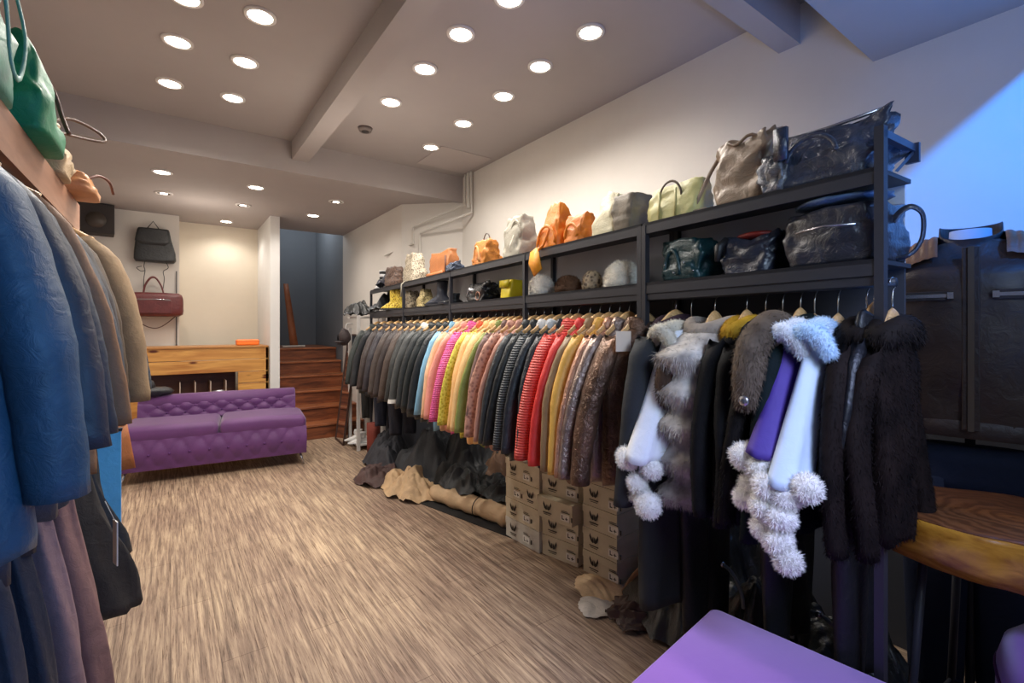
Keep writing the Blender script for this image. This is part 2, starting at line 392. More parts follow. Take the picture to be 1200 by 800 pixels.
def garment_parts(t, mat, L=.68, w=.21, th=.034, flare=.0, sleeve=.56, smat=None, collar='fold', cmat=None, seed=0, folds=7, fold_amp=.16,
                  fur=0, fur_len=.03, fur_w=.0024, sl_rad=.052, sl_th=None, bands=0, band_amp=0, cuff=None, pocket=None, zipm=None, hemmat=None, stagger=0, sl_fur=None, splay=.12):
    smat = smat or mat; cmat = cmat or mat; sl_th = sl_th or th*.92
    rnd = random.Random(seed); ph = rnd.uniform(0, 6)
    ns = 40; rings = []
    zs = [i/24 for i in range(25)]
    neck = .065
    for f in zs:
        z = L*f; e = .75
        sh0 = 1-.085/L
        if f < sh0: hw = w*(.84 + .13*f + (flare+splay*1.4)*(1-f)); tt = th*(.95+.2*(1-f)*(1+flare))
        else:
            g = (f-sh0)/(1-sh0); hw = w*.97*(1-g)**.8 + neck*g if g < 1 else neck; hw = max(neck, w*.97 + (neck-w*.97)*g**.75); tt = th*(1-.15*g)
        if f < .04: tt *= .93; hw *= .985
        bd = 1 + (band_amp*math.sin(bands*2*PI*f)*(1 if f < .9 else 0) if bands else 0)
        ring = []
        for j in range(ns):
            a = 2*PI*j/ns; x, y = se(a, e)
            k = 1 + fold_amp*(1-f*.75)*math.sin(folds*a+ph+f*1.5)*abs(math.sin(a))
            n = noise.noise(Vector((x*3+seed, y*2+seed*.3, z*9)))*.010
            ring.append((x*hw*(1+.03*math.sin(2*a+ph))*(.5+.5*bd), y*tt*k*bd+n*.7, z+n*.5 + (.012*math.sin(3*a+ph) if f < .02 else 0)))
        rings.append(ring)
    mb = MB().loft(rings)
    if fur: mb.fur(int(fur), fur_len, fur_w)
    mb.build('body', mat, t)
    if hemmat:
        MB().loft([[(x*1.03, y*1.06, z) for x, y, z in [(p[0],p[1],p[2]-.002) for p in rings[0]]], [(p[0]*1.03, p[1]*1.06, p[2]) for p in rings[1]]], False).build('hem_band', hemmat, t)
    # sleeves
    if sleeve:
        for sgn in (-1, 1):
            P = []; R = []; m = 18; so = rnd.uniform(-.012, .012)
            for i in range(m):
                g = i/(m-1)
                x = sgn*(w*.84 + .05*math.sin(min(1, g*1.8)*PI/2) + (splay+flare*.10)*g - .02*(g**3))
                y = so*g + .008*math.sin(g*5+ph)
                z = L-.075 - g*sleeve
                y += .012*math.sin(g*PI+ph*2); P.append((x, y, z)); R.append(sl_rad*(1-.28*g)*(1+.025*math.sin(g*17+ph)+.02*math.sin(g*41+ph*2))*(.72 if i == 0 else 1))
            s = MB(); rr = []
            for i in range(m):
                rr.append([(P[i][0]+R[i]*math.cos(2*PI*k/16), P[i][1]+R[i]*(sl_th/sl_rad)*math.sin(2*PI*k/16), P[i][2]+(.03*(1-abs(math.cos(2*PI*k/16))) if i == 0 else 0)-.25*sgn*R[i]*math.cos(2*PI*k/16)*(1-i/m)) for k in range(16)])
            s.loft(rr[::-1])
            if fur: s.fur(int(fur*.4 if sl_fur is None else sl_fur), fur_len, fur_w)
            so_ = s.build('sleeve', smat, t)
            if cuff:
                e = P[-1]; r = R[-1]
                MB().loft([[(P[q][0]+R[q]*1.08*math.cos(2*PI*k/16), P[q][1]+R[q]*1.12*(sl_th/sl_rad)*math.sin(2*PI*k/16), P[q][2]) for k in range(16)] for q in (m-1, m-2)], False).build('cuff', cuff, so_)
    # collar
    if collar:
        cr = []; big = collar in ('fur', 'shawl')
        for i, (dz, k, kk) in enumerate(((-.03,1.0,.9),(.004,.95,.9),(.018,1.05,1.1),(.012,1.3,1.35),(-.010,1.5,1.5),(-.03,1.5,1.5))):
            cr.append([(math.cos(2*PI*j/24)*neck*k*(1), math.sin(2*PI*j/24)*min(th*.85*kk, .032*kk*1.4 if not big else .06*kk), L+dz+.012*math.cos(2*PI*j/24*2)) for j in range(24)])
        c = MB().loft(cr, False)
        if collar == 'stand': c = MB().loft([[(math.cos(2*PI*j/24)*neck*1.1, math.sin(2*PI*j/24)*th*1.05, L+dz) for j in range(24)] for dz in (-.015, .05)], False)
        if big:
            c = MB().tube([(math.cos(a)*.085, math.sin(a)*th*.9, L+.0-.03*(math.cos(a)**2)) for a in [2*PI*i/20 for i in range(21)]], .036, 12, .8)
            c.fur(3600, .016, .0015)
        c.build('collar', cmat, t)
    if zipm:
        MB().box(-.006, .006, -th*1.25, -th*1.0, .02, L-.03).build('zip', zipm, t, False)
    if pocket:
        for sg in (-1,1):
            MB().box(sg*w*.5-.045, sg*w*.5+.045, -th*1.32, -th*1.0, L*.30, L*.30+.02).build('pocket_flap', pocket, t, False, .003)
    return t

gi = [0]
def hang(px, mat, label, kind='leather_jacket', cat='jacket', L=.68, zsh=1.47, short='', hdark=False, off=.21, nohanger=False, s=None, twist=0, **kw):
    gi[0] += 1; seed = gi[0]
    if not kw.pop('fixL', False) and px < 730: L = float(np.interp(px, [420,480,520,600,660,700], [.76,.75,.73,.68,.65,.63])) + (L-.74)*.35
    if px > 730: kw.setdefault('splay', .06)
    s = s_at(px, RAIL+off) if s is None else s
    x, y, _ = rp(s, RAIL)
    t = thing(kind, label, cat, (x, y, zsh-L), RZ + math.radians(twist + (random.uniform(-5,5) if px < 730 else 0)))
    garment_parts(t, mat, L=L, seed=seed, **kw)
    if not nohanger:
        hanger((x, y), RZ+math.radians(twist), zsh+.020, w=.135 if px < 760 else .08, label=('dark' if hdark else 'pale wooden')+' hanger carrying the '+short, dark=hdark)
    return t
gold = plain((200,170,90), .3, .8)
silver = plain((190,190,195), .25, .9)
# --- far dark group
F = [
 (421, (44,50,48), 'black leather jacket hanging at the far left end of the long rack', 'black jacket at the far end', .66),
 (428, (36,38,42), 'charcoal leather jacket second from the far end of the rack', 'charcoal jacket second from the far end', .70),
 (435, (62,52,50), 'dark brown zipped jacket third from the far end of the rack', 'dark brown jacket third from the far end', .64),
 (443, (48,44,50), 'dark plum grey jacket fourth from the far end of the rack', 'plum grey jacket fourth from the far end', .70),
 (450, (70,60,56), 'grey brown leather jacket fifth from the far end of the rack', 'grey brown jacket fifth from the far end', .62),
 (457, (54,46,46), 'dark cocoa leather jacket sixth from the far end of the rack', 'cocoa jacket sixth from the far end', .66),
 (464, (74,62,56), 'faded brown leather jacket left of the white-piped jacket', 'faded brown jacket', .66),
 (471, (48,50,50), 'dark jacket directly behind the white-shouldered jacket', 'dark jacket behind the white-shouldered one', .68),
]
for px, c, lab, sh, L in F:
    hang(px, cloth(c, .45, .3, .5), lab, L=L, short=sh, th=.042, folds=5, zipm=silver)
hang(478, cloth((52,56,56), .42, .3, .5), 'dark jacket with white piping along the shoulder and sleeve', L=.74, short='dark jacket with white piping', smat=cloth((70,72,72), .4), th=.04, cuff=cloth((215,212,205), .5), cmat=cloth((225,222,216), .5))
hang(486, cloth((40,44,46), .4, .3, .5), 'black leather jacket just right of the white-piped jacket', L=.74, short='black jacket right of the white-piped one', th=.04)
hang(494, cloth((34,40,42), .4, .3, .5), 'charcoal jacket left of the light blue coat', L=.74, short='charcoal jacket left of the light blue coat', th=.04)
hang(502, cloth((38,42,46), .4, .3, .5), 'black jacket whose neighbour on the right is light blue', L=.72, short='black jacket beside the light blue coat', th=.035)
# --- coloured group
hang(509, cloth((130,180,210), .5, .15, .3), 'light blue long jacket squeezed left of the peach jackets', L=.80, short='light blue long jacket', th=.026)
hang(515, cloth((232,186,146), .5, .12, .4), 'pale peach jacket, first peach one after the dark group', L=.74, short='pale peach jacket after the dark group', th=.03)
hang(522, cloth((236,160,140), .5, .12, .4), 'salmon peach jacket left of the hot pink one', L=.75, short='salmon jacket left of the hot pink one', th=.03)
hang(530, stripe((206,40,120), (244,110,180), 26, 'Z'), 'hot pink ribbed leather jacket with fine stripes', L=.74, short='hot pink ribbed jacket', th=.044)
hang(539, spotted((190,176,40), (226,214,90), 60), 'lime yellow textured jacket right of the hot pink one', L=.76, short='lime yellow jacket', th=.026, cmat=cloth((235,110,70), .5))
hang(547, cloth((240,186,120), .5, .1, .4), 'light apricot leather jacket, widest of the pale ones', L=.80, short='light apricot jacket', th=.046)
hang(554, cloth((240,196,134), .5, .1, .4), 'creamy apricot jacket with small dark hem patch', L=.82, short='creamy apricot jacket', th=.044)
hang(561, cloth((150,160,84), .5, .2, .4), 'thin olive green jacket between apricot and mauve brown', L=.80, short='olive green jacket', th=.022)
hang(567, cloth((120,92,84), .5, .2, .4), 'mauve brown jacket right of the olive green one', L=.78, short='mauve brown jacket', th=.026)
hang(574, spotted((150,104,90), (196,146,126), 50), 'dusty pink brown textured jacket', L=.80, short='dusty pink brown jacket', th=.032)
hang(583, cloth((186,134,116), .5, .15, .4), 'dusty rose jacket left of the dark grey group', L=.80, short='dusty rose jacket', th=.03)
hang(591, cloth((58,60,62), .4, .3, .5), 'dark grey jacket right of the dusty rose one', L=.84, short='dark grey jacket beside the rose one', th=.032)
hang(600, cloth((36,40,42), .4, .3, .5), 'black jacket second in the dark middle group', L=.86, short='second black jacket of the middle group', th=.03)
hang(609, stripe((40,44,48), (72,76,80), 26, 'Z'), 'dark ribbed biker jacket with quilted sleeves and white collar', L=.84, short='dark ribbed biker jacket', th=.034, cmat=cloth((210,210,210), .5))
hang(619, cloth((40,44,50), .4, .25, .5), 'slate black jacket right of the ribbed biker jacket', L=.86, short='slate black jacket', th=.03, cmat=cloth((200,205,210), .5))
hang(629, cloth((38,40,46), .4, .25, .5), 'black jacket immediately left of the coral red jackets', L=.82, short='black jacket left of the coral red ones', th=.03)
hang(638, stripe((206,60,52), (230,86,72), 26, 'Z'), 'coral red quilted jacket, left of the two red ones', L=.76, short='left coral red jacket', th=.05)
hang(651, cloth((226,58,52), .45, .1, .4), 'bright red jacket, right of the two red ones', L=.80, short='right bright red jacket', th=.034)
hang(662, cloth((140,112,78), .5, .15, .3), 'olive tan suede coat right of the red jackets', L=.90, short='olive tan suede coat', kind='suede_coat', cat='coat', th=.034)
hang(673, cloth((222,170,76), .5, .1, .3), 'mustard yellow jacket left of the metallic ones', L=.86, short='mustard yellow jacket', th=.034)
hang(684, cloth((186,140,116), .35, .25, .6, 14, .5), 'rose gold metallic jacket', L=.84, short='rose gold metallic jacket', th=.032)
hang(695, cloth((150,130,120), .3, .3, .6, 14, .6), 'silver mauve metallic jacket with zips', L=.84, short='silver mauve metallic jacket', th=.034, zipm=gold)
tb = hang(712, cloth((104,78,62), .28, .5, .8, 12, .55), 'bronze brown metallic leather jacket with paper tag, last of the colourful row', L=.82, short='bronze metallic jacket with tag', th=.06, zipm=gold, pocket=cloth((150,120,90), .3, .3, .5, 12, .5))
MB().box(-.215, -.14, -.075, -.073, .545, .625).build('paper_tag', plain((236,216,196), .7), tb, False)
# --- coats and furs near the photographer
hang(748, cloth((36,38,41), .85, .15, .2), 'long charcoal coat with dark purple fur collar reaching almost to the floor', kind='long_coat', cat='coat', L=1.07, zsh=1.47, short='long charcoal coat', th=.05, sleeve=.60, sl_rad=.055, collar='fur', cmat=furmat((30,20,28),(58,42,52)), flare=-.05, folds=5)
wf = furmat((232,228,218),(255,252,248)); 
def pompom(name, parent, c, r, mat=None, n=900, L=.014):
    mb = MB().sphere(c, r, 14, 9, rough=.15, seed=c[2]*9); mb.fur(int(n*1.6), L, .0016, .1, .8); return mb.build(name, mat or wf, parent)

def shawl(px, label, mat, zb, s=None, w0=.02, w1=.05, x0=-.07, x1=-.24, poms=(), top=1.44, name='fur_trimmed_shawl', short='', mat2=None, colfur=None):
    s = s_at(px, RAIL+.2) if s is None else s
    x, y, _ = rp(s, RAIL)
    t = thing(name, label, 'shawl', (x, y, 0), RZ)
    rings = []
    for i in range(19):
        g = i/18; z = zb + (top-zb)*g; cx = x1+(x0-x1)*g; hw = .085-.035*g; ty = w1+(w0-w1)*g
        rings.append([(cx+hw*math.cos(2*PI*k/28), ty*math.sin(2*PI*k/28)*(1+.2*math.sin(5*2*PI*k/28+1)*(1-g)), z+.006*math.sin(3*2*PI*k/28)) for k in range(28)])
    MB().loft(rings).build('panel', mat, t)
    if colfur:
        c = MB().tube([(-.165,-.055,top-.07),(-.175,-.035,top-.02),(-.175,0,top+.0),(-.165,.035,top-.015),(-.15,.05,top-.05)], [.016,.024,.026,.024,.016], 12)
        c.tube([(-.15,0,top),(-.08,.01,top+.012),(0,.02,top+.005),(.06,.03,top-.03)], [.024,.028,.028,.02], 12); c.fur(6500, .012, .0014, .3); c.build('fur_collar', colfur, t)
    for k, (dx, dy, z, r) in enumerate(poms):
        pompom('pompom', t, (dx, dy, z), r, n=1300)
    if poms:
        for k in (0, len(poms)//2):
            MB().tube([(x1, poms[k][1]*.5, zb+.03), (poms[k][0], poms[k][1], poms[k][2])], .004, 6).build('cord', mat, t)
    hanger((x, y), RZ, top+.02, w=.07, label='pale wooden hanger carrying the '+short)
    return t
shawl(768, 'white suede shawl with fur collar and white pompoms, hung left of the grey fox vest', cloth((240,243,248), .7, .04, .2), .985, w0=.035, w1=.055, x0=-.08, x1=-.25, name='pompom_shawl',
      short='white pompom shawl', colfur=furmat((190,184,170),(236,228,210)),
      poms=[(-.29,.045,.985,.040),(-.25,-.03,.96,.035),(-.27,.02,.90,.033),(-.27,-.03,.835,.042),(-.24,.04,.85,.036)])
# fox vest
hang(793, furmat((96,88,82),(222,214,204), 0, 8), 'thick silver grey fox fur vest with horizontal padded bands', kind='fox_fur_vest', cat='fur vest', L=.62, zsh=1.46, short='silver grey fox fur vest',
     th=.095, sleeve=0, w=.26, flare=-.1, collar='fur', cmat=furmat((110,100,92),(190,178,164)), bands=5.2, band_amp=.20, fur=26000, fur_len=.024, fur_w=.0016, fold_amp=.03)
x_, y_, _ = rp(s_at(783, RAIL+.2), RAIL)
t_ = thing('brown_fur_muff', 'small brown mink fur piece tucked between white shawl and fox vest', 'fur', (x_, y_, 1.2), RZ)
mb = MB().sphere((-.2,0,.06), .05, 14, 10, (1,.8,1.9)); mb.fur(2500, .012, .0014); mb.build('fur_body', furmat((58,44,36),(96,76,62)), t_)
hang(830, furmat((12,11,12),(26,25,25)), 'black shearling coat with mustard yellow fur collar and placket', kind='fur_coat', cat='fur coat', L=.60, zsh=1.46, short='black shearling with mustard collar', th=.036, w=.19, sleeve=.52, sl_rad=.05,
     collar='fur', cmat=furmat((150,110,20),(216,172,60)), fur=9000, fur_len=.010, fur_w=.0014, hemmat=None)
x_, y_, _ = rp(s_at(826, RAIL+.2), RAIL)
hang(852, furmat((10,10,11),(22,22,24)), 'plain black fur coat between the mustard collar and the brown fur collar', kind='fur_coat', cat='fur coat', L=.60, zsh=1.45, short='plain black fur coat', th=.034, w=.19, sleeve=.52, sl_rad=.05, collar='fur', cmat=furmat((20,20,22),(44,42,42)), fur=9000, fur_len=.010, fur_w=.0014)
hang(872, furmat((10,9,9),(24,20,19)), 'black coat with grey brown curly fur collar and round metal clasp', kind='fur_coat', cat='fur coat', L=.60, zsh=1.45, short='coat with brown fur collar and clasp', th=.032, w=.20, sleeve=.5, sl_rad=.045,
     collar='fur', cmat=furmat((60,50,42),(120,104,90)), fur=4000, fur_len=.016)
s_ = s_at(872, RAIL+.25); x_, y_, _ = rp(s_, RAIL)
t_ = thing('fur_stole', 'grey brown fur stole with round silver clasp hanging over the black coat', 'fur', (x_, y_, 0), RZ)
mb = MB().tube([(-.02,0,1.46),(-.12,-.005,1.46),(-.22,-.01,1.40),(-.25,-.01,1.30),(-.25,-.01,1.22)], [.03,.045,.045,.04,.03], 14); mb.fur(7000, .014, .0016); mb.build('fur_strip', furmat((64,53,44),(126,110,94)), t_)
MB().sphere((-.285,-.02,1.245), .016, 14, 8, (.5,1,1)).build('metal_clasp', silver, t_)
hang(893, furmat((8,14,14),(18,30,32)), 'black fur coat with teal sheen left of the purple shawl', kind='fur_coat', cat='fur coat', L=.62, zsh=1.46, short='black fur coat with teal sheen', th=.036, w=.19, sleeve=.54, sl_rad=.05, collar='fur', cmat=furmat((10,16,16),(22,34,36)), fur=9000, fur_len=.010, fur_w=.0014)
shawl(912, 'deep purple suede shawl with white fur trim and pompoms', cloth((74,52,140), .7, .08, .2), 1.105, w0=.018, w1=.045, x0=-.08, x1=-.24, name='pompom_shawl', short='purple pompom shawl',
      poms=[(-.28,.05,1.09,.036),(-.28,.0,1.07,.040),(-.27,-.04,1.075,.036),(-.27,.03,1.01,.034),(-.28,.045,.975,.030),(-.27,-.01,1.0,.034)], colfur=furmat((214,220,228),(246,248,252)))
shawl(940, 'pale blue and white suede shawl ending in a long cluster of white pompoms', cloth((206,222,242), .65, .04, .15), 1.045, w0=.022, w1=.038, x0=-.09, x1=-.26, name='pompom_shawl', short='pale blue pompom shawl', top=1.44,
      poms=[(-.31,.03,1.035,.036),(-.30,-.01,1.02,.036),(-.29,-.055,1.05,.034),(-.31,.04,.98,.034),(-.31,.0,.965,.036),(-.30,.045,.92,.032),(-.31,.005,.90,.034),(-.31,-.02,.86,.030)], colfur=furmat((170,206,236),(226,240,252)))
MB_ = None
dk = furmat((10,7,6),(34,25,22), 0, 9)
hang(972, dk, 'long dark brown mink coat right of the pale blue shawl', kind='mink_coat', cat='fur coat', L=.56, zsh=1.45, short='dark brown mink coat', flare=-.15, th=.032, w=.16, sleeve=.50, sl_rad=.046, collar='fur', cmat=furmat((14,10,9),(36,28,25)), fur=12000, fur_len=.012, fur_w=.0014, hdark=True)
hang(1003, furmat((12,8,7),(38,28,24), 0, 8), 'dark brown mink coat nearest the end post of the rack', kind='mink_coat', cat='fur coat', L=.56, zsh=1.45, short='mink coat nearest the end post', flare=-.3, th=.034, w=.125, sleeve=.50, sl_rad=.046, collar='fur', cmat=furmat((18,14,12),(42,34,30)), fur=12000, fur_len=.012, fur_w=.0014)
hang(1030, cloth((16,17,22), .4, .3, .5), 'black leather jacket at the near end post behind the mink coats', L=.54, short='black jacket at the near end post', flare=-.25, th=.02, s=.03, w=.13, sleeve=.44, sl_rad=.04)
# long dark trousers hanging behind the lower part of the furs
def trousers(s, off, z0, L, mat, label, wleg=.085, rz=RZ, loc=None, name='leather_trousers', seed=0, flare=0):
    x, y = rp(s, off)[:2] if loc is None else loc
    t = thing(name, label, 'trousers', (x, y, z0), rz)
    for sg in (-1, 1):
        rr = []
        for i in range(16):
            g = i/15; z = L*.86*g; r = wleg*(.72+.28*g+flare*(1-g))
            rr.append([(sg*wleg*.9+r*math.cos(2*PI*k/20), r*.42*math.sin(2*PI*k/20)*(1+.18*math.sin(4*2*PI*k/20+g*6+seed))+.006*sg, z+.006*math.sin(2*PI*k/10)) for k in range(20)])
        MB().loft(rr).build('trouser_leg', mat, t)
    MB().loft([[(wleg*(1.95-.1*g)*math.cos(2*PI*k/24), wleg*.48*math.sin(2*PI*k/24), L*(.8+.2*g)) for k in range(24)] for g in (0,.3,.6,.92)]).build('waist', mat, t)
    return t
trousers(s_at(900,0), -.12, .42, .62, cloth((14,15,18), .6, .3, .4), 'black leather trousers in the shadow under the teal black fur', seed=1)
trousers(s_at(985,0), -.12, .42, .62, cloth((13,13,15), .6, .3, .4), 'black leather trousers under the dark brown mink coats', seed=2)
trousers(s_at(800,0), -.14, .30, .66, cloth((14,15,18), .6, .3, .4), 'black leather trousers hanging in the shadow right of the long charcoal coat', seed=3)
for k, (px, c, lab) in enumerate(((452,(38,44,62),'dark navy trousers below the brown jackets at the far end'), (470,(40,44,58),'navy skirt-like trousers under the faded brown jacket'), (436,(34,38,40),'black trousers under the charcoal jackets near the white stand'))):
    trousers(s_at(px,-.05), RAIL-.02, .40, .56, cloth(c, .6, .2, .3), lab, seed=4+k)
o = thing('red_cloth', 'rusty red cloth hanging low beside the white shoe stand', 'cloth', (*rp(s_at(440), .02)[:2], 0), RZ)
MB().loft([[(.07*math.cos(2*PI*k/20)*(1+.1*g), .05*math.sin(2*PI*k/20)*(1+.3*math.sin(3*2*PI*k/20)), .06+.34*g) for k in range(20)] for g in (0,.3,.6,1)]).build('hanging_fold', cloth((122,52,40), .8, .2, .3), o)

# ------------------------------------------------------------------ BAGS
def softbox(w, d, h, top_pinch=.5, top_len=1.0, e=.35, wr=.012, seed=0, nz=16, ns=44, bulge=.08, lean=0, sag=0, crown=0, bot=.96):
    """soft bag body; w along local y, d along local x"""
    rings = []
    for i in range(nz+1):
        f = i/nz
        ww = w/2*((bot+(1-bot)*min(1, f*4)) + bulge*math.sin(f*PI))*(1+(top_len-1)*f)
        dd = d/2*((bot+(1-bot)*min(1, f*4)) + bulge*math.sin(f*PI))*(1-(1-top_pinch)*f**1.3)
        ring = []
        for j in range(ns):
            a = 2*PI*j/ns; cx, cy = se(a, e)
            n = noise.noise(Vector((cx*2.0+seed*5, cy*2.0, f*3.5+seed))); n2 = noise.noise(Vector((cx*5+seed, cy*5, f*8)))
            k = 1+(n*1.35+n2*.7)*wr/max(.05, min(w,d)/2)*min(1, f*3)
            z = h*f - sag*(1-abs(cy))*f*h + crown*h*f*math.sin(cy*4+seed)
            ring.append((cx*dd*k+lean*f*h, cy*ww*k, max(0, z + n*wr*(f>.1))))
        rings.append(ring)
    top = rings[-1]
    c = [sum(p[q] for p in top)/ns for q in range(3)]
    rings.append([(c[0]+(p[0]-c[0])*.85, c[1]+(p[1]-c[1])*.94, p[2]+h*.015) for p in top])
    rings.append([(c[0]+(p[0]-c[0])*.3, c[1]+(p[1]-c[1])*.7, p[2]-h*.02) for p in top])
    return MB().loft(rings)
def handle(y0, y1, x, z0, hgt, r=.006, flat=.6, n=14, tiltx=0, tilty=0):
    P = []
    for i in range(n+1):
        a = PI*i/n; q = math.sin(a)
        P.append((x+tiltx*q, (y0+y1)/2-(y1-y0)/2*math.cos(a)+tilty*q, z0+hgt*q))
    return MB().tube(P, r, 8, flat)
def bag(px, zsh, w, d, h, mat, label, name='leather_handbag', off=-.11, cat='handbag', tw=0, parts=(), s=None, **kw):
    s = s_at(px, off) if s is None else s
    x, y, _ = rp(s, off)
    t = thing(name, label, cat, (x, y, zsh+.001), RZ+math.radians(tw))
    softbox(w, d, h, seed=px*.013, **kw).build('bag_body', mat, t)
    for nm, mb, mt in parts: mb.build(nm, mt, t)
    return t
strap = cloth((92,74,56), .5, .2, .3)
# top shelf, near to far
g12 = cloth((58,66,84), .22, .5, 1.0, 7, .25, 0, .6)
bag(968, ZT, .30, .20, .17, g12, 'large glossy dark blue crumpled leather bag at the near end of the top shelf', 'travel_bag', cat='bag', top_pinch=.35, top_len=1.06, wr=.022, crown=.05,
    parts=[('strap', handle(-.07,.07,-.095,.08,.06,.007), g12), ('buckle_tab', MB().box(-.115,-.10,.06,.10,.09,.19), g12), ('zip', MB().tube([(0,-.15,.19),(0,.0,.185),(0,.15,.192)], .006, 6), silver)])
bag(915, ZT, .07, .12, .13, cloth((120,120,124), .2, .5, 1.0, 10, .5), 'small crumpled pewter pouch leaning on the dark blue bag', 'leather_pouch', cat='bag', off=-.06, top_pinch=.4, wr=.02)
bag(880, ZT, .20, .16, .235, cloth((140,118,96), .38, .15, .6, 6, .1, 0, .2), 'taupe soft leather tote with gathered ruffled top on the upper shelf', 'tote_bag', top_pinch=.55, top_len=.95, wr=.018, crown=.03, sag=.05,
    parts=[('shoulder_strap', MB().tube([(-.02,.10,.21),(-.03,.14,.15),(-.05,.20,.03),(-.06,.26,.012),(-.05,.14,.012)], .008, 8, .35), cloth((150,130,110), .5)),
           ('gathered_rim', MB().tube([(.05*math.cos(2*PI*k/36), .094*math.sin(2*PI*k/36), .222+.010*math.sin(2*PI*k/6)) for k in range(37)], .006, 6), cloth((128,106,84), .4))])
pale = cloth((216,208,140), .45, .06, .25)
bag(796, ZT, .24, .14, .15, pale, 'pale yellow zipped bowling handbag on the upper shelf', top_pinch=.45, wr=.006, e=.4,
    parts=[('carry_handle', handle(-.05,.06,-.05,.09,.07,.005), strap), ('side_band', MB().box(-.074,-.070,-.045,-.035,.01,.12).box(-.074,-.070,.035,.045,.01,.12), cloth((196,186,120), .5)), ('zip', MB().tube([(0,-.11,.138),(0,.11,.138)], .004, 6), gold)])
bag(718, ZT, .17, .16, .19, cloth((222,212,176), .42, .06, .4), 'cream leather bag with pointed top left of the pale yellow handbag', top_pinch=.25, top_len=.6, wr=.012, sag=-.1)
bag(742, ZT, .11, .16, .165, cloth((128,116,98), .5, .15, .3), 'grey brown stiff tote pressed against the cream bag', 'tote_bag', cat='bag', top_pinch=.8, top_len=1.1, wr=.006, e=.3)
org = cloth((226,130,24), .45, .08, .3)
bag(654, ZT, .20, .17, .25, org, 'bright orange leather bag with peaked top and hanging orange tag', top_pinch=.25, top_len=.45, wr=.014,
    parts=[('gusset', handle(-.08,.08,-.085,.02,.10,.009,.5), org), ('tie_band', MB().tube([(-.03,-.02,.18),(-.07,-.015,.10),(-.10,0,.02),(-.13,.01,-.01)], .008, 8, .5), org),
           ('hanging_tag', MB().loft([[(-.145,-.01,-.0),(-.145,.05,-.02),(-.15,.06,-.08),(-.15,.01,-.155),(-.15,-.06,-.12)],[(-.152,-.01,-.0),(-.152,.05,-.02),(-.157,.06,-.08),(-.157,.01,-.155),(-.157,-.06,-.12)]]), cloth((238,156,30), .5, .05))])
bag(681, ZT, .14, .15, .15, cloth((218,122,26), .45, .1, .4), 'second lower orange bag lying right of the peaked orange bag', 'tote_bag', cat='bag', top_pinch=.4, wr=.014, parts=[('flap', handle(-.05,.05,-.07,.03,.07,.008), org)])
gry = cloth((178,172,156), .6, .08, .4)
bag(610, ZT, .21, .16, .25, gry, 'light grey leather backpack slumped on the upper shelf', 'backpack', cat='backpack', top_pinch=.6, top_len=.8, wr=.016,
    parts=[('front_pocket', softbox(.13,.06,.10, seed=3, wr=.008), gry), ('shoulder_strap', handle(-.09,.02,-.06,.12,.10,.007), gry), ('grab_handle', handle(.02,.09,.02,.19,.03,.005), cloth((120,116,104), .5)), ('drawstring', MB().tube([(-.08,-.05,.13),(-.10,-.03,.06),(-.11,-.06,.02)], .003, 6), cloth((220,215,200), .6))])
tan = cloth((196,122,44), .45, .12, .5)
bag(570, ZT, .19, .16, .175, tan, 'ochre tan slouchy handbag with rope handle on the upper shelf', top_pinch=.4, wr=.016, crown=.03,
    parts=[('top_handle', handle(-.06,.05,0,.13,.10,.004,1), cloth((70,50,36), .5)), ('rope_handle', handle(-.05,.03,-.085,.02,.11,.006,1), cloth((226,170,110), .6))])
bag(533, ZT, .12, .12, .07, cloth((76,86,104), .25, .5, .8, 10, .3), 'small glossy slate blue clutch lying before the tan satchel', 'clutch_bag', off=-.05, top_pinch=.3, wr=.012)
brn = cloth((170,106,58), .5, .1, .3)
bag(520, ZT, .36, .13, .215, brn, 'flat tan brown satchel with raised corners on the upper shelf', 'satchel', off=-.14, cat='bag', top_pinch=.6, top_len=1.05, wr=.006, e=.25, sag=.08,
    parts=[('edge_piping', MB().tube([(-.06,-.17,.0),(-.06,-.17,.16)], .008, 8), cloth((100,56,34), .5)), ('base_fold', MB().tube([(-.08,-.15,.02),(-.09,.0,.015),(-.08,.16,.02)], .018, 8), cloth((184,112,62), .5))])
leo = spotted((96,80,64), (188,176,154), 70)
bag(486, ZT, .28, .17, .27, leo, 'speckled snake print bag with rounded top on the upper shelf', 'slouch_bag', cat='bag', top_pinch=.6, top_len=.6, wr=.014,
    parts=[('dangling_tag', MB().tube([(-.08,0,.02),(-.13,0,-.02),(-.135,0,-.14)], .006, 6, .4), cloth((170,165,150), .6))])
bag(462, ZT, .20, .16, .21, spotted((50,38,34), (112,88,76), 60), 'dark brown spotted bag beside the speckled snake print bag', 'slouch_bag', cat='bag', top_pinch=.7, wr=.012, parts=[('top_fold', handle(-.05,.05,-.03,.14,.04,.01), leo)])
# lower shelf, near to far
duf = cloth((44,46,56), .28, .5, .8, 7, .1, 0, .5)
s13 = s_at(985, -.10)
t = bag(985, ZL, .25, .24, .165, duf, 'black glossy leather duffel bag at the near end of the lower shelf', 'duffel_bag', cat='bag', s=s13+.0, top_pinch=.9, e=.32, wr=.010, bulge=.02, off=-.13)
MB().tube([(-.02,-.125,.11),(-.02,-.145,.135),(-.01,-.165,.145),(.01,-.18,.13),(.02,-.182,.10),(.03,-.175,.06),(.03,-.16,.03),(.02,-.145,.015),(.02,-.12,.01)], .009, 10, .6).build('carry_handle', duf, t)
MB().tube([(-.128,-.08,.10),(-.132,0,.108),(-.128,.08,.10)], .003, 6).build('front_zip', silver, t)
x_, y_, _ = rp(.13, -.10)
t = thing('flat_pouch', 'flat blue grey pouch lying on top of the black duffel bag', 'bag', (x_, y_, ZL+.175), RZ)
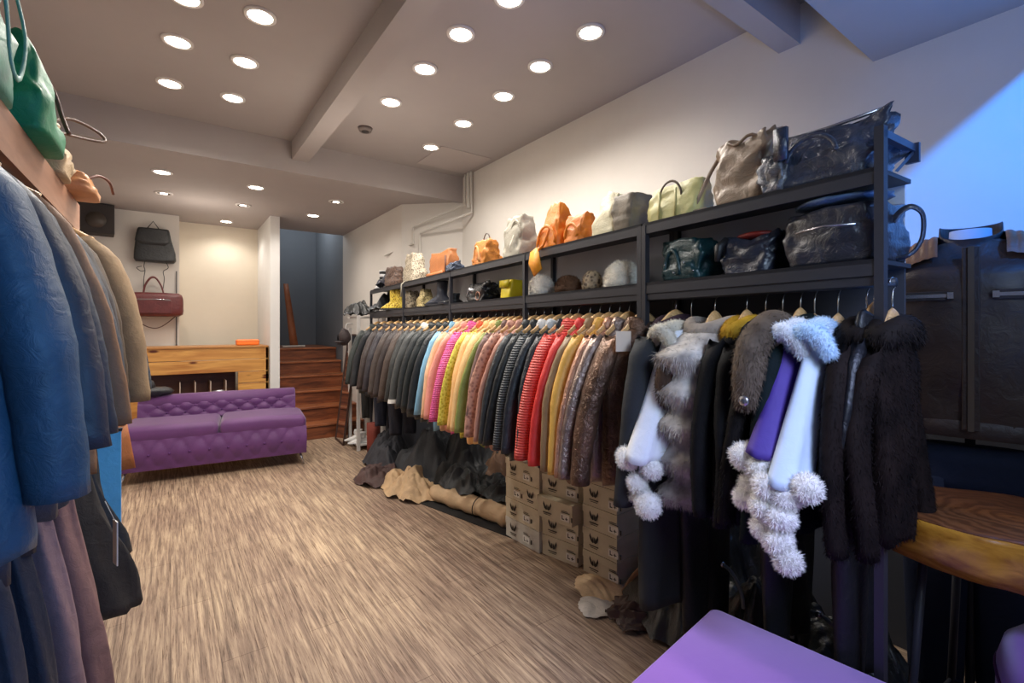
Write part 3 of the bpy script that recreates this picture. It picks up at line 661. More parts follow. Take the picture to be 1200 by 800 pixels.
MB().sphere((0,0,.014), .1, 18, 8, (1.0,1.3,.16), .1).build('bag_body', cloth((70,92,120), .35, .3, .5), t)
bag(886, ZL, .17, .16, .14, cloth((46,50,64), .3, .5, .7, 7, .1, 0, .4), 'dark blue slouchy bag with red lining on the lower shelf', 'slouch_bag', cat='bag', top_pinch=.7, wr=.018, lean=.1, sag=.15,
    parts=[('red_lining', MB().sphere((0,0,.135), .05, 16, 8, (1,1.4,.3)), cloth((130,34,26), .5)), ('tassel', MB().tube([(-.05,.08,.13),(-.08,.09,.10),(-.09,.09,.05)], [.012,.016,.008], 8), cloth((30,28,30), .5))])
teal = cloth((26,62,66), .3, .35, .7, 7, .1, 0, .4)
bag(810, ZL, .19, .15, .155, teal, 'dark teal studded leather bag on the lower shelf', top_pinch=.8, wr=.014, top_len=.9,
    parts=[('buckle_strap', handle(.0,.07,-.075,.02,.10,.008), teal)] + [('stud', MB().sphere((-.079,-.07+.045*k,.03+.035*(k%2)), .004, 8, 6), silver) for k in range(4)])
# hats
def hat(px, w, h, mat, label, n=5000, off=-.10, fl=.022, **kw):
    s = s_at(px, off); x, y, _ = rp(s, off)
    t = thing('fur_hat', label, 'hat', (x, y, ZL+.002), RZ, None)
    rings = []
    for i in range(11):
        f = i/10; k = (math.sqrt(max(0, 1-(f*.93)**3.2)))*(.94+.1*math.sin(f*PI))
        rings.append([(math.cos(2*PI*j/28)*w/2*k*.85, math.sin(2*PI*j/28)*w/2*k, h*f) for j in range(28)])
    mb = MB().loft(rings); mb.fur(n, fl*.7, .002, .2, .7); mb.build('crown', mat, t)
    rr = [[(math.cos(2*PI*j/28)*w/2*.85*q, math.sin(2*PI*j/28)*w/2*q, z) for j in range(28)] for q, z in ((.9,.004),(1.02,.006),(1.06,h*.22),(1.02,h*.42),(.9,h*.44))]
    b2 = MB().loft(rr); b2.fur(n//3, fl*.7, .002, .1, .7); b2.build('brim_band', mat, t)
    return t
hat(729, .165, .115, furmat((236,228,212),(255,252,244)), 'large fluffy white fur hat right of the spotted hat on the lower shelf', 6000)
hat(694, .105, .095, spotted((96,78,60), (180,160,132), 50), 'speckled brown and beige fur hat between brown and big white hats', 3000, fl=.014)
hat(666, .15, .088, furmat((70,50,38),(128,96,74)), 'dark brown flat fur hat on the lower shelf', 4500, fl=.016)
hat(634, .15, .115, furmat((232,226,214),(255,250,242)), 'off white fur hat left of the dark brown hat', 5000)
yel = cloth((226,204,30), .35, .05, .3)
bag(601, ZL, .12, .13, .115, yel, 'bright lemon yellow boxy handbag on the lower shelf', top_pinch=.7, e=.25, wr=.003, bulge=.02, parts=[('flap', MB().box(-.068,-.062,-.055,.055,.07,.115), cloth((206,186,24), .35)), ('clasp', MB().sphere((-.07,0,.07), .006, 8, 6), gold)])
bk = cloth((30,30,34), .25, .5, .9, 9, .1, 0, .5)
t = bag(566, ZL, .24, .16, .13, bk, 'black glossy leather bag with silver highlights and ring handle on the lower shelf', top_pinch=.5, wr=.024, crown=.05)
MB().tube([(-.10+.0*k, -.11+.03*math.cos(2*PI*k/18), .03+.028*math.sin(2*PI*k/18)) for k in range(19)], .004, 8).build('ring_handle', cloth((150,110,90), .4), t)
MB().tube([(-.09,.07,.05),(-.10,.02,.085),(-.10,-.05,.07)], .012, 8, .4).build('silver_glint', cloth((200,202,208), .25, .2, .6, 10, .6), t)  # silver strip painted in for reflections on the glossy leather

def boot(loc, rz, label, mat, H=.17, scale=1.0, grp=None, name='ankle_boot', solem=None):
    t = thing(name, label, 'boot', loc, rz, grp)
    rr = []
    for i in range(13):
        f = i/12; z = H*f*scale
        if f < .35:
            g = f/.35; lx0, lx1 = -.10+.02*g, .05; ln = (.075*(1-g)+.045*g)
            cx = -.035*(1-g); hl = .085*(1-g)**.7+.042
            hw = .034
        else: g = (f-.35)/.65; cx = .0+.004*g; hl = .042+.008*g; hw = .034+.008*g
        rr.append([((cx+hl*math.cos(2*PI*j/22))*scale, (hw*math.sin(2*PI*j/22)*(1+.05*math.sin(f*20+j)))*scale, .012+z) for j in range(22)])
    MB().loft(rr).build('upper', mat, t)
    MB().loft([[((-.035+.13*math.cos(2*PI*j/22))*scale, .04*math.sin(2*PI*j/22)*scale, z) for j in range(22)] for z in (0,.014)]).build('sole', solem or mblk, t, False)
    MB().tube([(-.03*scale,0,(.05)*scale+.02),(-.048*scale,.01*scale,.06*scale+.02),(-.045*scale,0,.09*scale+.02)], .004, 6).build('lace', solem or mblk, t)
    return t
def on_shelf(px, z, off=-.09): x, y, _ = rp(s_at(px, off), off); return (x, y, z+.001)
boot(on_shelf(518, ZL), RZ-.9, 'dark navy lace-up boot standing on the lower shelf left of a post', cloth((40,44,58), .45, .3, .5), .19)
boot(on_shelf(533, ZL), RZ-.3, 'low black shoe peeking out right of the navy boot', cloth((30,30,32), .3, .3, .4), .09, .8, name='leather_shoe')
bag(499, ZL, .15, .14, .16, spotted((120,104,70), (198,180,128), 70), 'beige snakeskin pouch tapering upward on the lower shelf', 'slouch_bag', cat='bag', top_pinch=.5, top_len=.5, wr=.012)
bag(483, ZL, .17, .14, .165, spotted((66,54,44), (160,146,122), 60), 'grey brown snakeskin bag left of the beige pouch', 'slouch_bag', cat='bag', top_pinch=.6, top_len=.6, wr=.014)
ys = spotted((150,110,20), (232,206,80), 55)
boot(on_shelf(462, ZL, -.05), RZ-.8, 'yellow snakeskin boot, left one of the pair on the lower shelf', ys, .19)
boot(on_shelf(469, ZL, -.09), RZ-.8, 'yellow snakeskin boot, right one of the pair on the lower shelf', ys, .19)

# ------------------------------------------------------------------ white shoe stand at the far end
wht = plain((206,202,198), .45, 0, 'white_steel')
bx, by, _ = at_z(420, 528, 0)
ws = thing('white_stand', 'white metal stand with hooks and shoe shelf at the far end of the black rack', 'rack', (bx, by, 0), RZ)
for x, y, h in ((0,0,1.60),(.0,.42,1.45),(.30,0,1.6),(.30,.42,1.45)):
    MB().box(x-.018, x+.018, y-.018, y+.018, 0, h).build('post', wht, ws, False)
for z in (.07, .78, 1.58):
    MB().box(-.02, .32, -.02, .44, z-.012, z+.004).build('shelf_plate', wht, ws, False)
MB().tube([(-.02,.2,1.5),(-.08,.2,1.5),(-.10,.2,1.46),(-.09,.2,1.42)], .007, 8).build('hook', wht, ws)
snk = plain((226,224,220), .5, 0, 'white_leather')
for i, (dx, dy, lab) in enumerate(((.06,.08,'white chunky sneaker on the lowest plate of the white stand, nearer one'), (.06,.26,'white chunky sneaker on the lowest plate of the white stand, farther one'))):
    p = Vector((bx,by)) + D*dy - N*dx
    boot((p.x, p.y, .076), RZ, lab, snk, .11, 1.0, name='sneaker', solem=plain((240,240,238), .5))
def hide(loc, rx, ry, h, mat, label, seed=0, rz=0, name='leather_hide', cat='leather', folds=1.0, flat=.02, n=44):
    """a crumpled skin dropped in a heap"""
    V = []; F = []; m = n*2
    ph = seed*2.3
    V.append((0,0,h))
    for i in range(1, n+1):
        f = i/n
        for j in range(m):
            a = 2*PI*j/m
            ed = 1+.22*noise.noise(Vector((math.cos(a)*1.6+ph, math.sin(a)*1.6, seed)))+.10*noise.noise(Vector((math.cos(a)*5+ph, math.sin(a)*5, seed)))
            x = math.cos(a)*rx*f*ed; y = math.sin(a)*ry*f*ed
            dome = (1-f**2)**1.1
            q = Vector((x*4.5+ph, y*4.5, seed)); w_ = noise.noise(q*.7)*1.6
            fold = abs(noise.noise(Vector((x*9+w_*2+ph, y*4+w_, 1.3*seed))))
            fold2 = abs(noise.noise(Vector((x*18+ph, y*16+w_*3, .7))))
            z = h*dome*(.7+.7*noise.noise(q)) + (fold*.16+fold2*.05)*folds*(.25+.75*min(1, h/.12))*(1-.5*f)
            V.append((x+.02*noise.noise(q*2)*folds, y+.02*noise.noise(q*2+Vector((9,9,9)))*folds, max(.004, z+.004)))
    for j in range(m): F.append((0, 1+j, 1+(j+1) % m))
    for i in range(n-1):
        for j in range(m):
            a = 1+i*m+j; b = 1+i*m+(j+1) % m; F.append((a, a+m, b+m, b))
    o = MB().add(V, F).build(name, mat, None); o.location = loc; o.rotation_euler = (0,0,rz)
    return tag(o, label, cat)
hide((bx+.10, by+.15, 1.59), .20, .24, .14, cloth((30,32,34), .3, .4, .7, 9, 0, 0, .3), 'black glossy leather heap lying on top of the white stand', 3, name='leather_bundle')
x_, y_, _ = rp(LEN-.16, -.1)
hide((x_, y_, ZL), .17, .22, .13, cloth((44,46,50), .3, .4, .7, 9, 0, 0, .3), 'dark grey leather bundle at the far end of the lower shelf', 4, name='leather_bundle')
boot((x_, y_, ZT+.001), RZ-1.2, 'black and white high top boot at the far end of the upper shelf', stripe((24,26,28),(230,230,232), 5, 'Z'), .20)
x_, y_, _ = rp(LEN-.32, -.1)
hide((x_, y_, ZT), .12, .12, .17, cloth((48,48,62), .45, .3, .5), 'dark bluish scarf bunched beside the black and white boot', 5, name='scarf', cat='scarf')
o = thing('brown_hat', 'dark brown cap hanging from the hook of the white stand', 'hat', (bx-.10, by+.2, 1.26), RZ)
MB().sphere((0,0,.08), .10, 16, 10, (.7,.8,1), .25, 3).build('crown', cloth((52,40,40), .7, .3, .5), o)
MB().sphere((-.05,0,.02), .07, 14, 8, (1,1,.18)).build('brim', cloth((46,36,36), .7, .3, .5), o)

# leaning mirror
mx_, my_, _ = at_z(391, 514, 0)
mir = newmat('mirror_glass'); mir[2].inputs['Metallic'].default_value = 1; mir[2].inputs['Roughness'].default_value = .04; mir[2].inputs['Base Color'].default_value = (.8,.8,.8,1)
o = thing('leaning_mirror', 'tall narrow mirror in a thin dark frame leaning between stairs and white stand', 'mirror', (mx_+.02, my_-.02, 0), 0)
ex, ey, _ = at_z(410, 530, 0); dv = Vector((ex-mx_, ey-my_)); ln = .42; dv.normalize(); o.rotation_euler = (0,0,math.atan2(dv.y, dv.x))
o.rotation_euler = (math.radians(-7), 0, math.atan2(dv.y, dv.x))
MB().box(.02, ln-.02, -.004, .0, .02, 1.36).build('glass', mir[0], o, False)
MB().box(0, .02, -.012, .01, 0, 1.38).box(ln-.02, ln, -.012, .01, 0, 1.38).box(0, ln, -.012, .01, 0, .02).box(0, ln, -.012, .01, 1.36, 1.38).build('frame', cloth((66,44,36), .5), o, False)
# wall thermostat
q = at_x(397, 398, W2-.015)
o = thing('wall_intercom', 'small dark grey box on the white wall above the staircase', 'wall box', q, 0)
MB().box(-.012, .014, -.055, .055, -.08, .08).build('housing', plain((58,58,62), .5), o, False, .004); MB().box(-.014, -.011, -.035, .035, 0, .05).build('screen', plain((30,32,36), .2), o, False)
# leather strip hanging on the landing
q = at_y(337, 385, 8.2)
o = thing('hanging_leather_strip', 'brown leather strip leaning at the left of the stair landing', 'leather', (q[0], 8.2, 1.15), 0)
MB().loft([[(-.06+.10*f, 0, 1.0-1.0*f*1.0), (.03+.15*f-.02, 0, 1.0-1.0*f), (.03+.15*f-.02, .02, 1.0-1.0*f), (-.06+.10*f, .02, 1.0-1.0*f)] for f in (0,.3,.6,.8,1)]).build('strip', cloth((150,88,54), .5), o)
MB().box(-.08, .25, -.05, .05, 0, .02).build('base_pad', plain((210,206,200), .5), o, False)

# ------------------------------------------------------------------ wooden counter at the back
pine = wood((176,112,52), (226,170,92), (.7,8,8), 2.2, .4, True)
ct = thing('wooden_counter', 'pine plank shop counter with open cubby shelf standing behind the purple tufted sofa', 'counter', (0,6.77,0))
cx0, cx1, ch = -.80, 1.02, 1.225
for k, (z0, z1) in enumerate(((1.06,1.20),(.905,1.055))): MB().box(cx0, cx1, 0, .03, z0, z1).build('front_plank', pine, ct, False, .003)
MB().box(cx0-.0, cx1, -.01, .60, 1.20, ch).build('countertop', wood((150,96,48), (196,140,76), (.7,8,8), 2.2, .4), ct, False, .003)
rx = at_y(279, 440, 6.77)[0]
for z0, z1 in ((.76,.90),(.61,.755),(.0,.605)): MB().box(rx, cx1, 0, .03, z0, z1).build('right_panel', pine, ct, False, .003)
MB().box(cx0, rx, 0, .03, .0, .60).build('lower_panel', pine, ct, False)
MB().box(cx0, rx, 0, .45, .60, .625).build('cubby_shelf', pine, ct, False)
MB().box(cx0, rx, .30, .32, .60, .92).build('cubby_back', wood((70,40,32), (96,60,44), (1,8,8), 2), ct, False)
MB().box(cx1-.03, cx1, 0, .60, 0, 1.2).build('end_panel', pine, ct, False)
for k in range(5):
    xx = at_y(211+k*18, 440, 6.79)[0]
    MB().box(xx-.005, xx+.005, .02, .30, .625, .80).build('cubby_divider', plain((196,176,160), .5), ct, False)
q = at_y(290, 400, 6.95)
o = thing('orange_box', 'small bright orange rounded box on the right end of the pine counter', 'box', (q[0], 6.95, ch+.001))
MB().box(-.13,.13,-.07,.07,0,.075).build('box_body', plain((250,130,50), .4), o, False, .018); MB().box(-.131,.131,-.071,.071,.05,.056).build('lid_seam', plain((210,96,30), .4), o, False)
q = at_y(256, 448, 6.84)
o = thing('tagging_gun', 'silver grey handheld tagging gun lying in the counter cubby', 'tool', (q[0], 6.84, .640))
MB().tube([(-.10,0,.02),(.02,0,.03),(.11,0,.02)], [.018,.024,.015], 10).build('barrel', silver, o); MB().tube([(-.06,0,.02),(-.10,0,-.005)], [.016,.014], 10).build('grip', silver, o)

# back wall bags
YB = 7.40
q = at_y(181, 290, YB)
o = thing('wall_backpack', 'black leather backpack hanging on the white back wall above the burgundy duffel', 'backpack', (q[0], YB-.09, q[2]-.19))
blk = cloth((40,42,44), .45, .3, .5)
MB().loft([[(hw*se(2*PI*k/32,.35)[0]+sh, .075*se(2*PI*k/32,.35)[1], z) for k in range(32)] for z, hw, sh in ((0,.19,.01),(.03,.21,.01),(.12,.205,.01),(.25,.18,0),(.37,.155,-.01),(.39,.15,-.01))]).wobble(.006, 12).build('bag_body', blk, o)
MB().loft([[(hw*se(2*PI*k/32,.35)[0]-.005, .085*se(2*PI*k/32,.35)[1]-.004, z) for k in range(32)] for z, hw in ((.20,.12),(.25,.182),(.38,.160),(.40,.15))]).build('flap', blk, o)
MB().tube([(-.08,0,.39),(-.01,.0,.50),(.06,0,.39)], .006, 8).build('hanging_loop', blk, o)
for sg in (-1,1): MB().tube([(.10*sg+.01,.0,.02),(.12*sg+.02,0,-.06),(.09*sg,0,-.11),(.10*sg,0,-.20),(.095*sg-.01,0,-.34)], .008, 8, .5).build('shoulder_strap', blk, o)
MB().tube([(-.12,0,-.06),(-.17,0,-.08),(-.13,0,-.12),(-.09,0,-.11)], .004, 6).build('loose_strap', blk, o)
q = at_y(180, 355, YB)
bur = cloth((98,44,44), .4, .2, .5)
o = wduf = thing('wall_duffel', 'burgundy leather duffel bag hanging on the white back wall below the black backpack', 'duffel bag', (q[0], YB-.16, q[2]-.19))
MB().loft([[(x, .13*se(2*PI*k/32,.4)[0]*sc, .17+.16*se(2*PI*k/32,.4)[1]*sc) for k in range(32)] for x, sc in ((-.34,.5),(-.33,.8),(-.30,.96),(-.15,1.0),(.15,1.0),(.30,.96),(.34,.8),(.35,.5))]).wobble(.012, 7).build('bag_body', bur, o)
MB().tube([(-.20,-.135,.23),(.0,-.142,.235),(.20,-.135,.23)], .005, 6).build('front_zip', silver, o)
MB().box(-.21,.21,-.139,-.128,.05,.22).build('front_pocket', cloth((90,38,38), .4), o, False, .006)
for yy in (-.05,.04): handle(-.10,.10,0,0,.24,.011,1).build('carry_handle', bur, o) if False else MB().tube([(-.11+.0,yy,.31),(-.09,yy,.42),(-.03,yy,.52),(.03,yy,.52),(.09,yy,.42),(.12,yy,.31)], .010, 8).build('carry_handle', bur, o)
MB().tube([(-.30,0,.12),(-.16,0,-.06),(-.02,0,-.14),(.10,0,-.12),(.26,0,.02),(.33,0,.12)], .006, 8).build('shoulder_strap', cloth((80,52,48), .5), o)
q = at_y(209, 360, YB)
o = thing('wall_rod', 'thin dark vertical metal rod on the back wall right of the burgundy duffel', 'rod', (q[0]-.02, YB-.02, 1.2)); 
MB().box(-.007,.007,-.006,.006,0,at_y(209,318,YB)[2]-1.2).build('rod', plain((90,86,84), .4, .4), o, False); MB().box(-.010,.010,-.008,.02,.02,.04).build('bracket', plain((90,86,84), .4, .4), o, False)
q = at_y(110, 257, 7.25)
o = thing('wall_speaker', 'dark square speaker box high in the left corner of the back wall', 'speaker', (q[0], 7.25, q[2]-.17), .1)
MB().box(-.18,.18,-.12,.12,0,.34).build('cabinet', plain((46,40,38), .6), o, False, .008)
MB().cyl((0,0,0), .09, .01, 24).build('speaker_cone', plain((70,62,56), .5), o).matrix_local = Matrix.Translation((.02,-.12,.15)) @ Matrix.Rotation(PI/2, 4, 'X')

wduf.scale = (.86,.86,.92); wduf.location.z += .01
# ------------------------------------------------------------------ purple tufted sofa
pur = cloth((90,44,100), .6, .12, .12, 5, 0, .25)
purD = cloth((78,30,92), .6, .1, .1)
sr = math.radians(-6.5)
c0 = Vector((1.17,5.36)); c1v = Vector((-math.cos(sr), -math.sin(sr)))
SW = 1.58
cc = c0 + c1v*SW/2
sofa = thing('tufted_sofa', 'long purple button tufted chesterfield sofa with two seat cushions in front of the pine counter', 'sofa', (cc.x, cc.y, 0), sr)
def tuft(w, h, nx, nz, depth, path, name, mat, parent, rows=None):
    """panel whose profile path(f)->(y,z,ny,nz); diamond tufting"""
    GX, GZ = nx*10, nz*10+1; V = []; F = []; B = []
    for i in range(GZ):
        f = i/(GZ-1); y, z, n1, n2 = path(f)
        for j in range(GX+1):
            g = j/GX; x = -w/2+w*g
            u = g*nx; vv = f*nz
            a = (u+vv*.5); b_ = (u-vv*.5)
            d = min(abs(a-round(a)), 1)*2; e = min(abs(b_-round(b_)), 1)*2
            puff = (max(0, d)*max(0, e))**.35
            edge = min(1, 6*min(g, 1-g)*1.5)*min(1, f*8)*min(1, (1-f)*8)
            k = depth*(puff-1)*edge
            V.append((x, y+n1*k, z+n2*k))
    for i in range(GZ-1):
        for j in range(GX):
            a = i*(GX+1)+j; F.append((a, a+1, a+GX+2, a+GX+1))
    o = MB().add(V, F).build(name, mat, parent)
    for iv in range(1, nz):
        for iu in range(0, nx+1):
            u = iu + (.5 if iv % 2 else 0)
            # valley crossing where a and b are integers
            g = u/nx; f = iv/nz
            if not (.03 < g < .97): continue
            y, z, n1, n2 = path(f); k = -depth*.85
            MB().sphere((-w/2+w*g, y+n1*k, z+n2*k), .012, 8, 6).build('button', purD, parent)
    return o
# back, rolled outwards
def pb(f):
    if f < .6: g = f/.6; return (.62-.0*g-.03*(1-g)-.03, .50+.16*g, -1, .1)
    g = (f-.6)/.4; a = -PI*.5+g*PI*.72; return (.62-.03+.09*math.sin(g*1.5)+.0, .66+.085*math.sin(g*PI*.55), -math.cos(g*1.7), math.sin(g*1.7))
tuft(SW-.12, .3, 9, 4, .028, pb, 'tufted_backrest', pur, sofa)
MB().loft([[(x, .70+.10*math.cos(2*PI*k/24)*sc, .655+.095*math.sin(2*PI*k/24)*sc) for k in range(24)] for x, sc in ((-SW/2+.055,.7),(-SW/2+.07,.97),(0,1),(SW/2-.07,.97),(SW/2-.055,.7))]).build('back_roll', pur, sofa)
MB().box(-SW/2+.06, SW/2-.06, .60, .74, .14, .66).build('back_frame', pur, sofa, False, .03)
for sg in (-1,1):
    x0, x1 = (-SW/2, -.004) if sg < 0 else (.004, SW/2)
    rings = []
    for f, r in ((0,.0),(.02,.03),(.06,.05),(.5,.055),(.94,.05),(.98,.03),(1,.0)):
        x = x0+(x1-x0)*f; q = .9 if f in (0,1) else 1
        rings.append([(x, .30+(.31*q)*se(2*PI*k/32,.3)[0], .455+(.035+r)*se(2*PI*k/32,.55)[1]+.006*math.sin(x*6)) for k in range(32)])
    MB().loft(rings).build('seat_cushion', pur, sofa)
def pf(f):
    return (-.005-.035*math.sin(f*PI)-.0, .13+.29*f, -1, 0)
tuft(SW, .3, 10, 2, .016, pf, 'tufted_front', pur, sofa)
MB().box(-SW/2+.005, SW/2-.005, .012, .70, .13, .42).build('seat_frame', pur, sofa, False, .02)
for x in (-SW/2+.06, SW/2-.06):
    for y in (.06, .62): MB().tube([(x,y,.13),(x+(.04 if x>0 else -.04),y-.03*(1 if y<.3 else -1),0)], [.014,.007], 8).build('leg', silver, sofa)
q = at_y(178, 452, 6.1)
o = thing('black_hat_bag', 'floppy black leather bag resting on top of the purple sofa back at the left', 'bag', (q[0], 6.18, .735), .1)
MB().sphere((0,0,.05), .15, 20, 10, (1.25,.55,.35), .2, 2).build('bag_body', cloth((34,34,38), .4, .3, .6), o)
MB().sphere((-.06,0,.11), .10, 16, 8, (.9,.6,.7), .25, 5).build('top_fold', cloth((38,38,42), .4, .3, .6), o)

# ------------------------------------------------------------------ shoe boxes under the rack
card = newmat('cardboard'); v = coords(card[1]); f = noisetex(card[1], v, 6, 4)
card[1].links.new(ramp(card[1], f, [(.3, rgb(190,178,150)), (.7, rgb(212,200,174))]), card[2].inputs['Base Color']); card[2].inputs['Roughness'].default_value = .8
card = card[0]
card2 = plain((196,190,178), .8, 0, 'pale_card'); ink = plain((58,50,44), .8, 0, 'ink'); lab_m = plain((226,220,210), .7, 0, 'sticker')
def shoebox(cx, cy, z, ang, ln, dp, h, mat, label, flip=False):
    # local: x along the long front, -y front
    t = thing('shoe_box', label, 'box', (cx, cy, z), ang, 'cardboard boxes stacked under the rack')
    MB().box(0, ln, 0, dp, 0, h-.006).build('box_body', mat, t, False, .002)
    MB().box(-.003, ln+.003, -.003, dp+.003, h-.045, h-.001).build('lid', mat, t, False, .002)
    f = lambda x: (ln-x) if flip else x
    ex = f(.085 if not flip else .085)
    z0 = h*.22
    e = MB()
    for sg in (-1, 1):      # horned emblem: two curved horns meeting in a point, text lines below
        pts = [(.004,.055),(.012,.03),(.018,.04),(.030,.072),(.034,.048),(.024,.018),(.010,.006),(.0,.012)]
        e.add([(ex+sg*x, -.0045, z0+.022+z*.82) for x, z in pts], [tuple(range(8)) if sg < 0 else tuple(range(7,-1,-1))])
    e.box(ex-.034, ex+.034, -.0045, -.0042, z0+.008, z0+.014).box(ex-.026, ex+.026, -.0045, -.0042, z0-.002, z0+.002)
    e.build('emblem', ink, t, False)
    sx = f(.225)
    MB().box(sx-.034, sx+.034, -.0048, -.0036, z0-.004, z0+.038).build('size_sticker', lab_m, t, False)
    s = MB().box(sx-.024, sx-.018, -.0052, -.0047, z0+.004, z0+.030).box(sx-.024, sx-.006, -.0052, -.0047, z0+.004, z0+.010).box(sx+.002, sx+.022, -.0052, -.0047, z0+.010, z0+.015).box(sx+.008, sx+.013, -.0052, -.0047, z0+.004, z0+.022)
    s.build('size_print', ink, t, False)
    MB().box(sx-.03, sx+.034, -.0045, -.0042, z0+.046, z0+.05).box(sx-.03, sx+.02, -.0045, -.0042, z0+.055, z0+.058).box(sx+.045, sx+.056, -.0045, -.0042, z0+.002, z0+.03).build('side_print', ink, t, False)
def stack(a, b, n, h, labels, dp=.26, jig=0, jumps={}):
    va = Vector(a); vb = Vector(b); dd = (vb-va); ln = dd.length; ang = math.atan2(dd.y, dd.x)
    for k in range(n):
        j, r = jumps.get(k, (0, 0)); nrm = Vector((dd.y, -dd.x))/ln
        p = va + nrm*j
        shoebox(p.x, p.y, .002+h*k, ang+r, ln, dp, h, card2 if (labels[k].startswith('whitish')) else card, labels[k], flip=(k == 2 and n == 4))
a = at_z(593,627,0); b_ = at_z(632,649,0)
stack(a[:2], b_[:2], 4, .1375, ['whitish cardboard box at the bottom of the left four-box stack','brown cardboard box second from the bottom of the left stack','brown box third from the bottom of the left stack, emblem at its right','brown box topmost of the left four-box stack'], dp=.24)
a = at_z(634,649,0); b_ = at_z(676,666,0)
stack((a[0]+.01,a[1]), (b_[0]+.01,b_[1]), 5, .130, ['brown box at the bottom of the middle stack','brown box second from the bottom of the middle stack, half shaded','brown box of the middle stack that sticks out to the front','brown box just under the topmost one in the middle stack','topmost brown box of the middle stack under the tan coats'], dp=.26, jumps={2:(.05,-.05)})
a = at_z(682,669,0); b_ = at_z(720,690,0)
stack((a[0]+.01,a[1]), (b_[0]+.02,b_[1]), 5, .134, ['brown box at the bottom of the right stack beside the pale hide','brown box second from the bottom of the right stack','brown box in the middle of the right stack','brown box fourth from the bottom of the right stack','topmost brown box of the right stack below the bronze jacket'], dp=.26)

# ------------------------------------------------------------------ leather heaps on the floor
sx0, sy0, _ = at_z(500,587,0); ex0, ey0, _ = at_z(592,621,0)
ang = math.atan2(sy0-ey0, sx0-ex0); L_ = math.hypot(sy0-ey0, sx0-ex0)
o = thing('rolled_hide', 'long cream rolled hide tied with cord on the floor left of the boxes', 'leather roll', ((sx0+ex0)/2+.07, (sy0+ey0)/2, .0), ang)
MB().loft([[(x, .075*sc*math.cos(2*PI*k/28), .07+.068*sc*math.sin(2*PI*k/28)*(1+.06*math.sin(x*14))) for k in range(28)] for x, sc in [(-L_/2+L_*i/14, 1+.10*math.sin(i*2.1)+(-.15 if i in (0,14) else 0)) for i in range(15)]]).wobble(.012, 9).build('roll', cloth((196,166,130), .7, .1, .4), o)
MB().tube([(-L_*.12, .085*math.cos(a_)*1.05, .07+.08*math.sin(a_)) for a_ in [2*PI*i/18 for i in range(19)]], .004, 6).build('tie_cord', cloth((50,40,34), .7), o)
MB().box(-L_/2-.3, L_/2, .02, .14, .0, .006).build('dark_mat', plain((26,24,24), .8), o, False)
def fl(px, py): return at_z(px, py, 0)
def hid(px, py, rx, ry, h, c, label, seed, rough=.7, dz=0, rz=None, **kw):
    x, y, _ = fl(px, py); return hide((x, y, dz+.001), rx, ry, h, c if not isinstance(c, tuple) else cloth(c, rough, .2, .4), label, seed, RZ if rz is None else rz, **kw)
hid(482, 573, .24, .40, .17, (190,158,120), 'crumpled beige suede hide in the middle of the floor heap', 11)
hid(452, 560, .30, .32, .11, (70,48,44), 'dark reddish brown hide at the far end of the floor heap', 12)
hid(508, 558, .34, .46, .52, (48,50,54), 'dark grey hide bundle behind the crumpled beige suede', 13)
hid(458, 544, .26, .42, .36, (46,46,52), 'charcoal hide pile at the far end beneath the dark jackets', 14)
hid(548, 566, .38, .50, .58, (36,38,40), 'big black leather pile behind the cream roll', 15, .55)
x_, y_, _ = fl(568, 598); hide((x_+.10, y_, .12), .17, .24, .12, cloth((40,42,42), .6, .2, .4), 'black leather piece drooping over the cream roll near the boxes', 16, RZ)
x_, y_, _ = fl(530, 588); hide((x_+.09, y_, .12), .17, .28, .14, cloth((44,44,44), .6, .2, .4), 'black leather piece spread over the middle of the cream roll', 17, RZ)
hid(580, 576, .24, .30, .42, (108,80,60), 'brown leather bunch behind the black pieces beside the left box stack', 18)
hid(702, 690, .13, .15, .02, (206,176,138), 'cream tan hide offcut on the floor at the foot of the right box stack', 21, .75, folds=.35)
hid(699, 712, .10, .10, .015, (196,186,174), 'pale grey white hide offcut in front of the cream tan one', 22, .75, folds=.35)
hid(745, 722, .15, .14, .06, (72,50,40), 'dark brown wrinkled hide on the floor below the long charcoal coat', 23, .5)
hid(790, 702, .20, .24, .20, (132,72,42), 'reddish brown leather bundle on the floor beside the purple bench', 24, .5)
x_, y_, _ = fl(775, 700)
o = thing('brown_leather_belt_strap', 'wide brown leather strap arching over the reddish brown bundle', 'strap', (x_-.02, y_, 0), RZ)
MB().tube([(-.14,.10,.02),(-.10,.06,.12),(-.06,.0,.19),(-.0,-.06,.20),(.04,-.10,.16)], .03, 10, .18).build('strap', cloth((140,100,70), .5, .2, .3), o)
for k, (X, Y, rx_, ry_, h_, lab) in enumerate(((2.05,1.42,.24,.28,.34,'black leather bag heap right of the reddish brown bundle under the white pompoms'),
                         (1.96,1.02,.32,.32,.42,'greenish black leather travel bag heap with pale handle under the mink coats'),
                         (2.02,.66,.30,.30,.40,'black leather heap nearest the stool leg'),
                         (2.35,1.30,.30,.55,.55,'large black leather heap against the wall in the deep shadow'))):
    hide((X, Y, .003), rx_, ry_, h_, cloth((30,33,33), .35, .5, .7, 8, 0, 0, .3), lab, 31+k, RZ, name='leather_bag_heap', cat='bag')
for k, (X, Y, z) in enumerate(((1.78,1.04,.44),(1.80,.70,.40))):
    o = thing('bag_handle_strap', ('pale grey arched handle rising from the greenish black heap' , 'pale ringed cord at the foot of the stool beside the black heap')[k], 'handle', (X, Y, z-.06), RZ)
    handle(-.09,.09,0,0,.13,.007,1).build('arched_handle', cloth((120,126,130), .4, .2, .2), o); MB().sphere((0,0,.13), .014, 8, 6).build('clasp', silver, o)

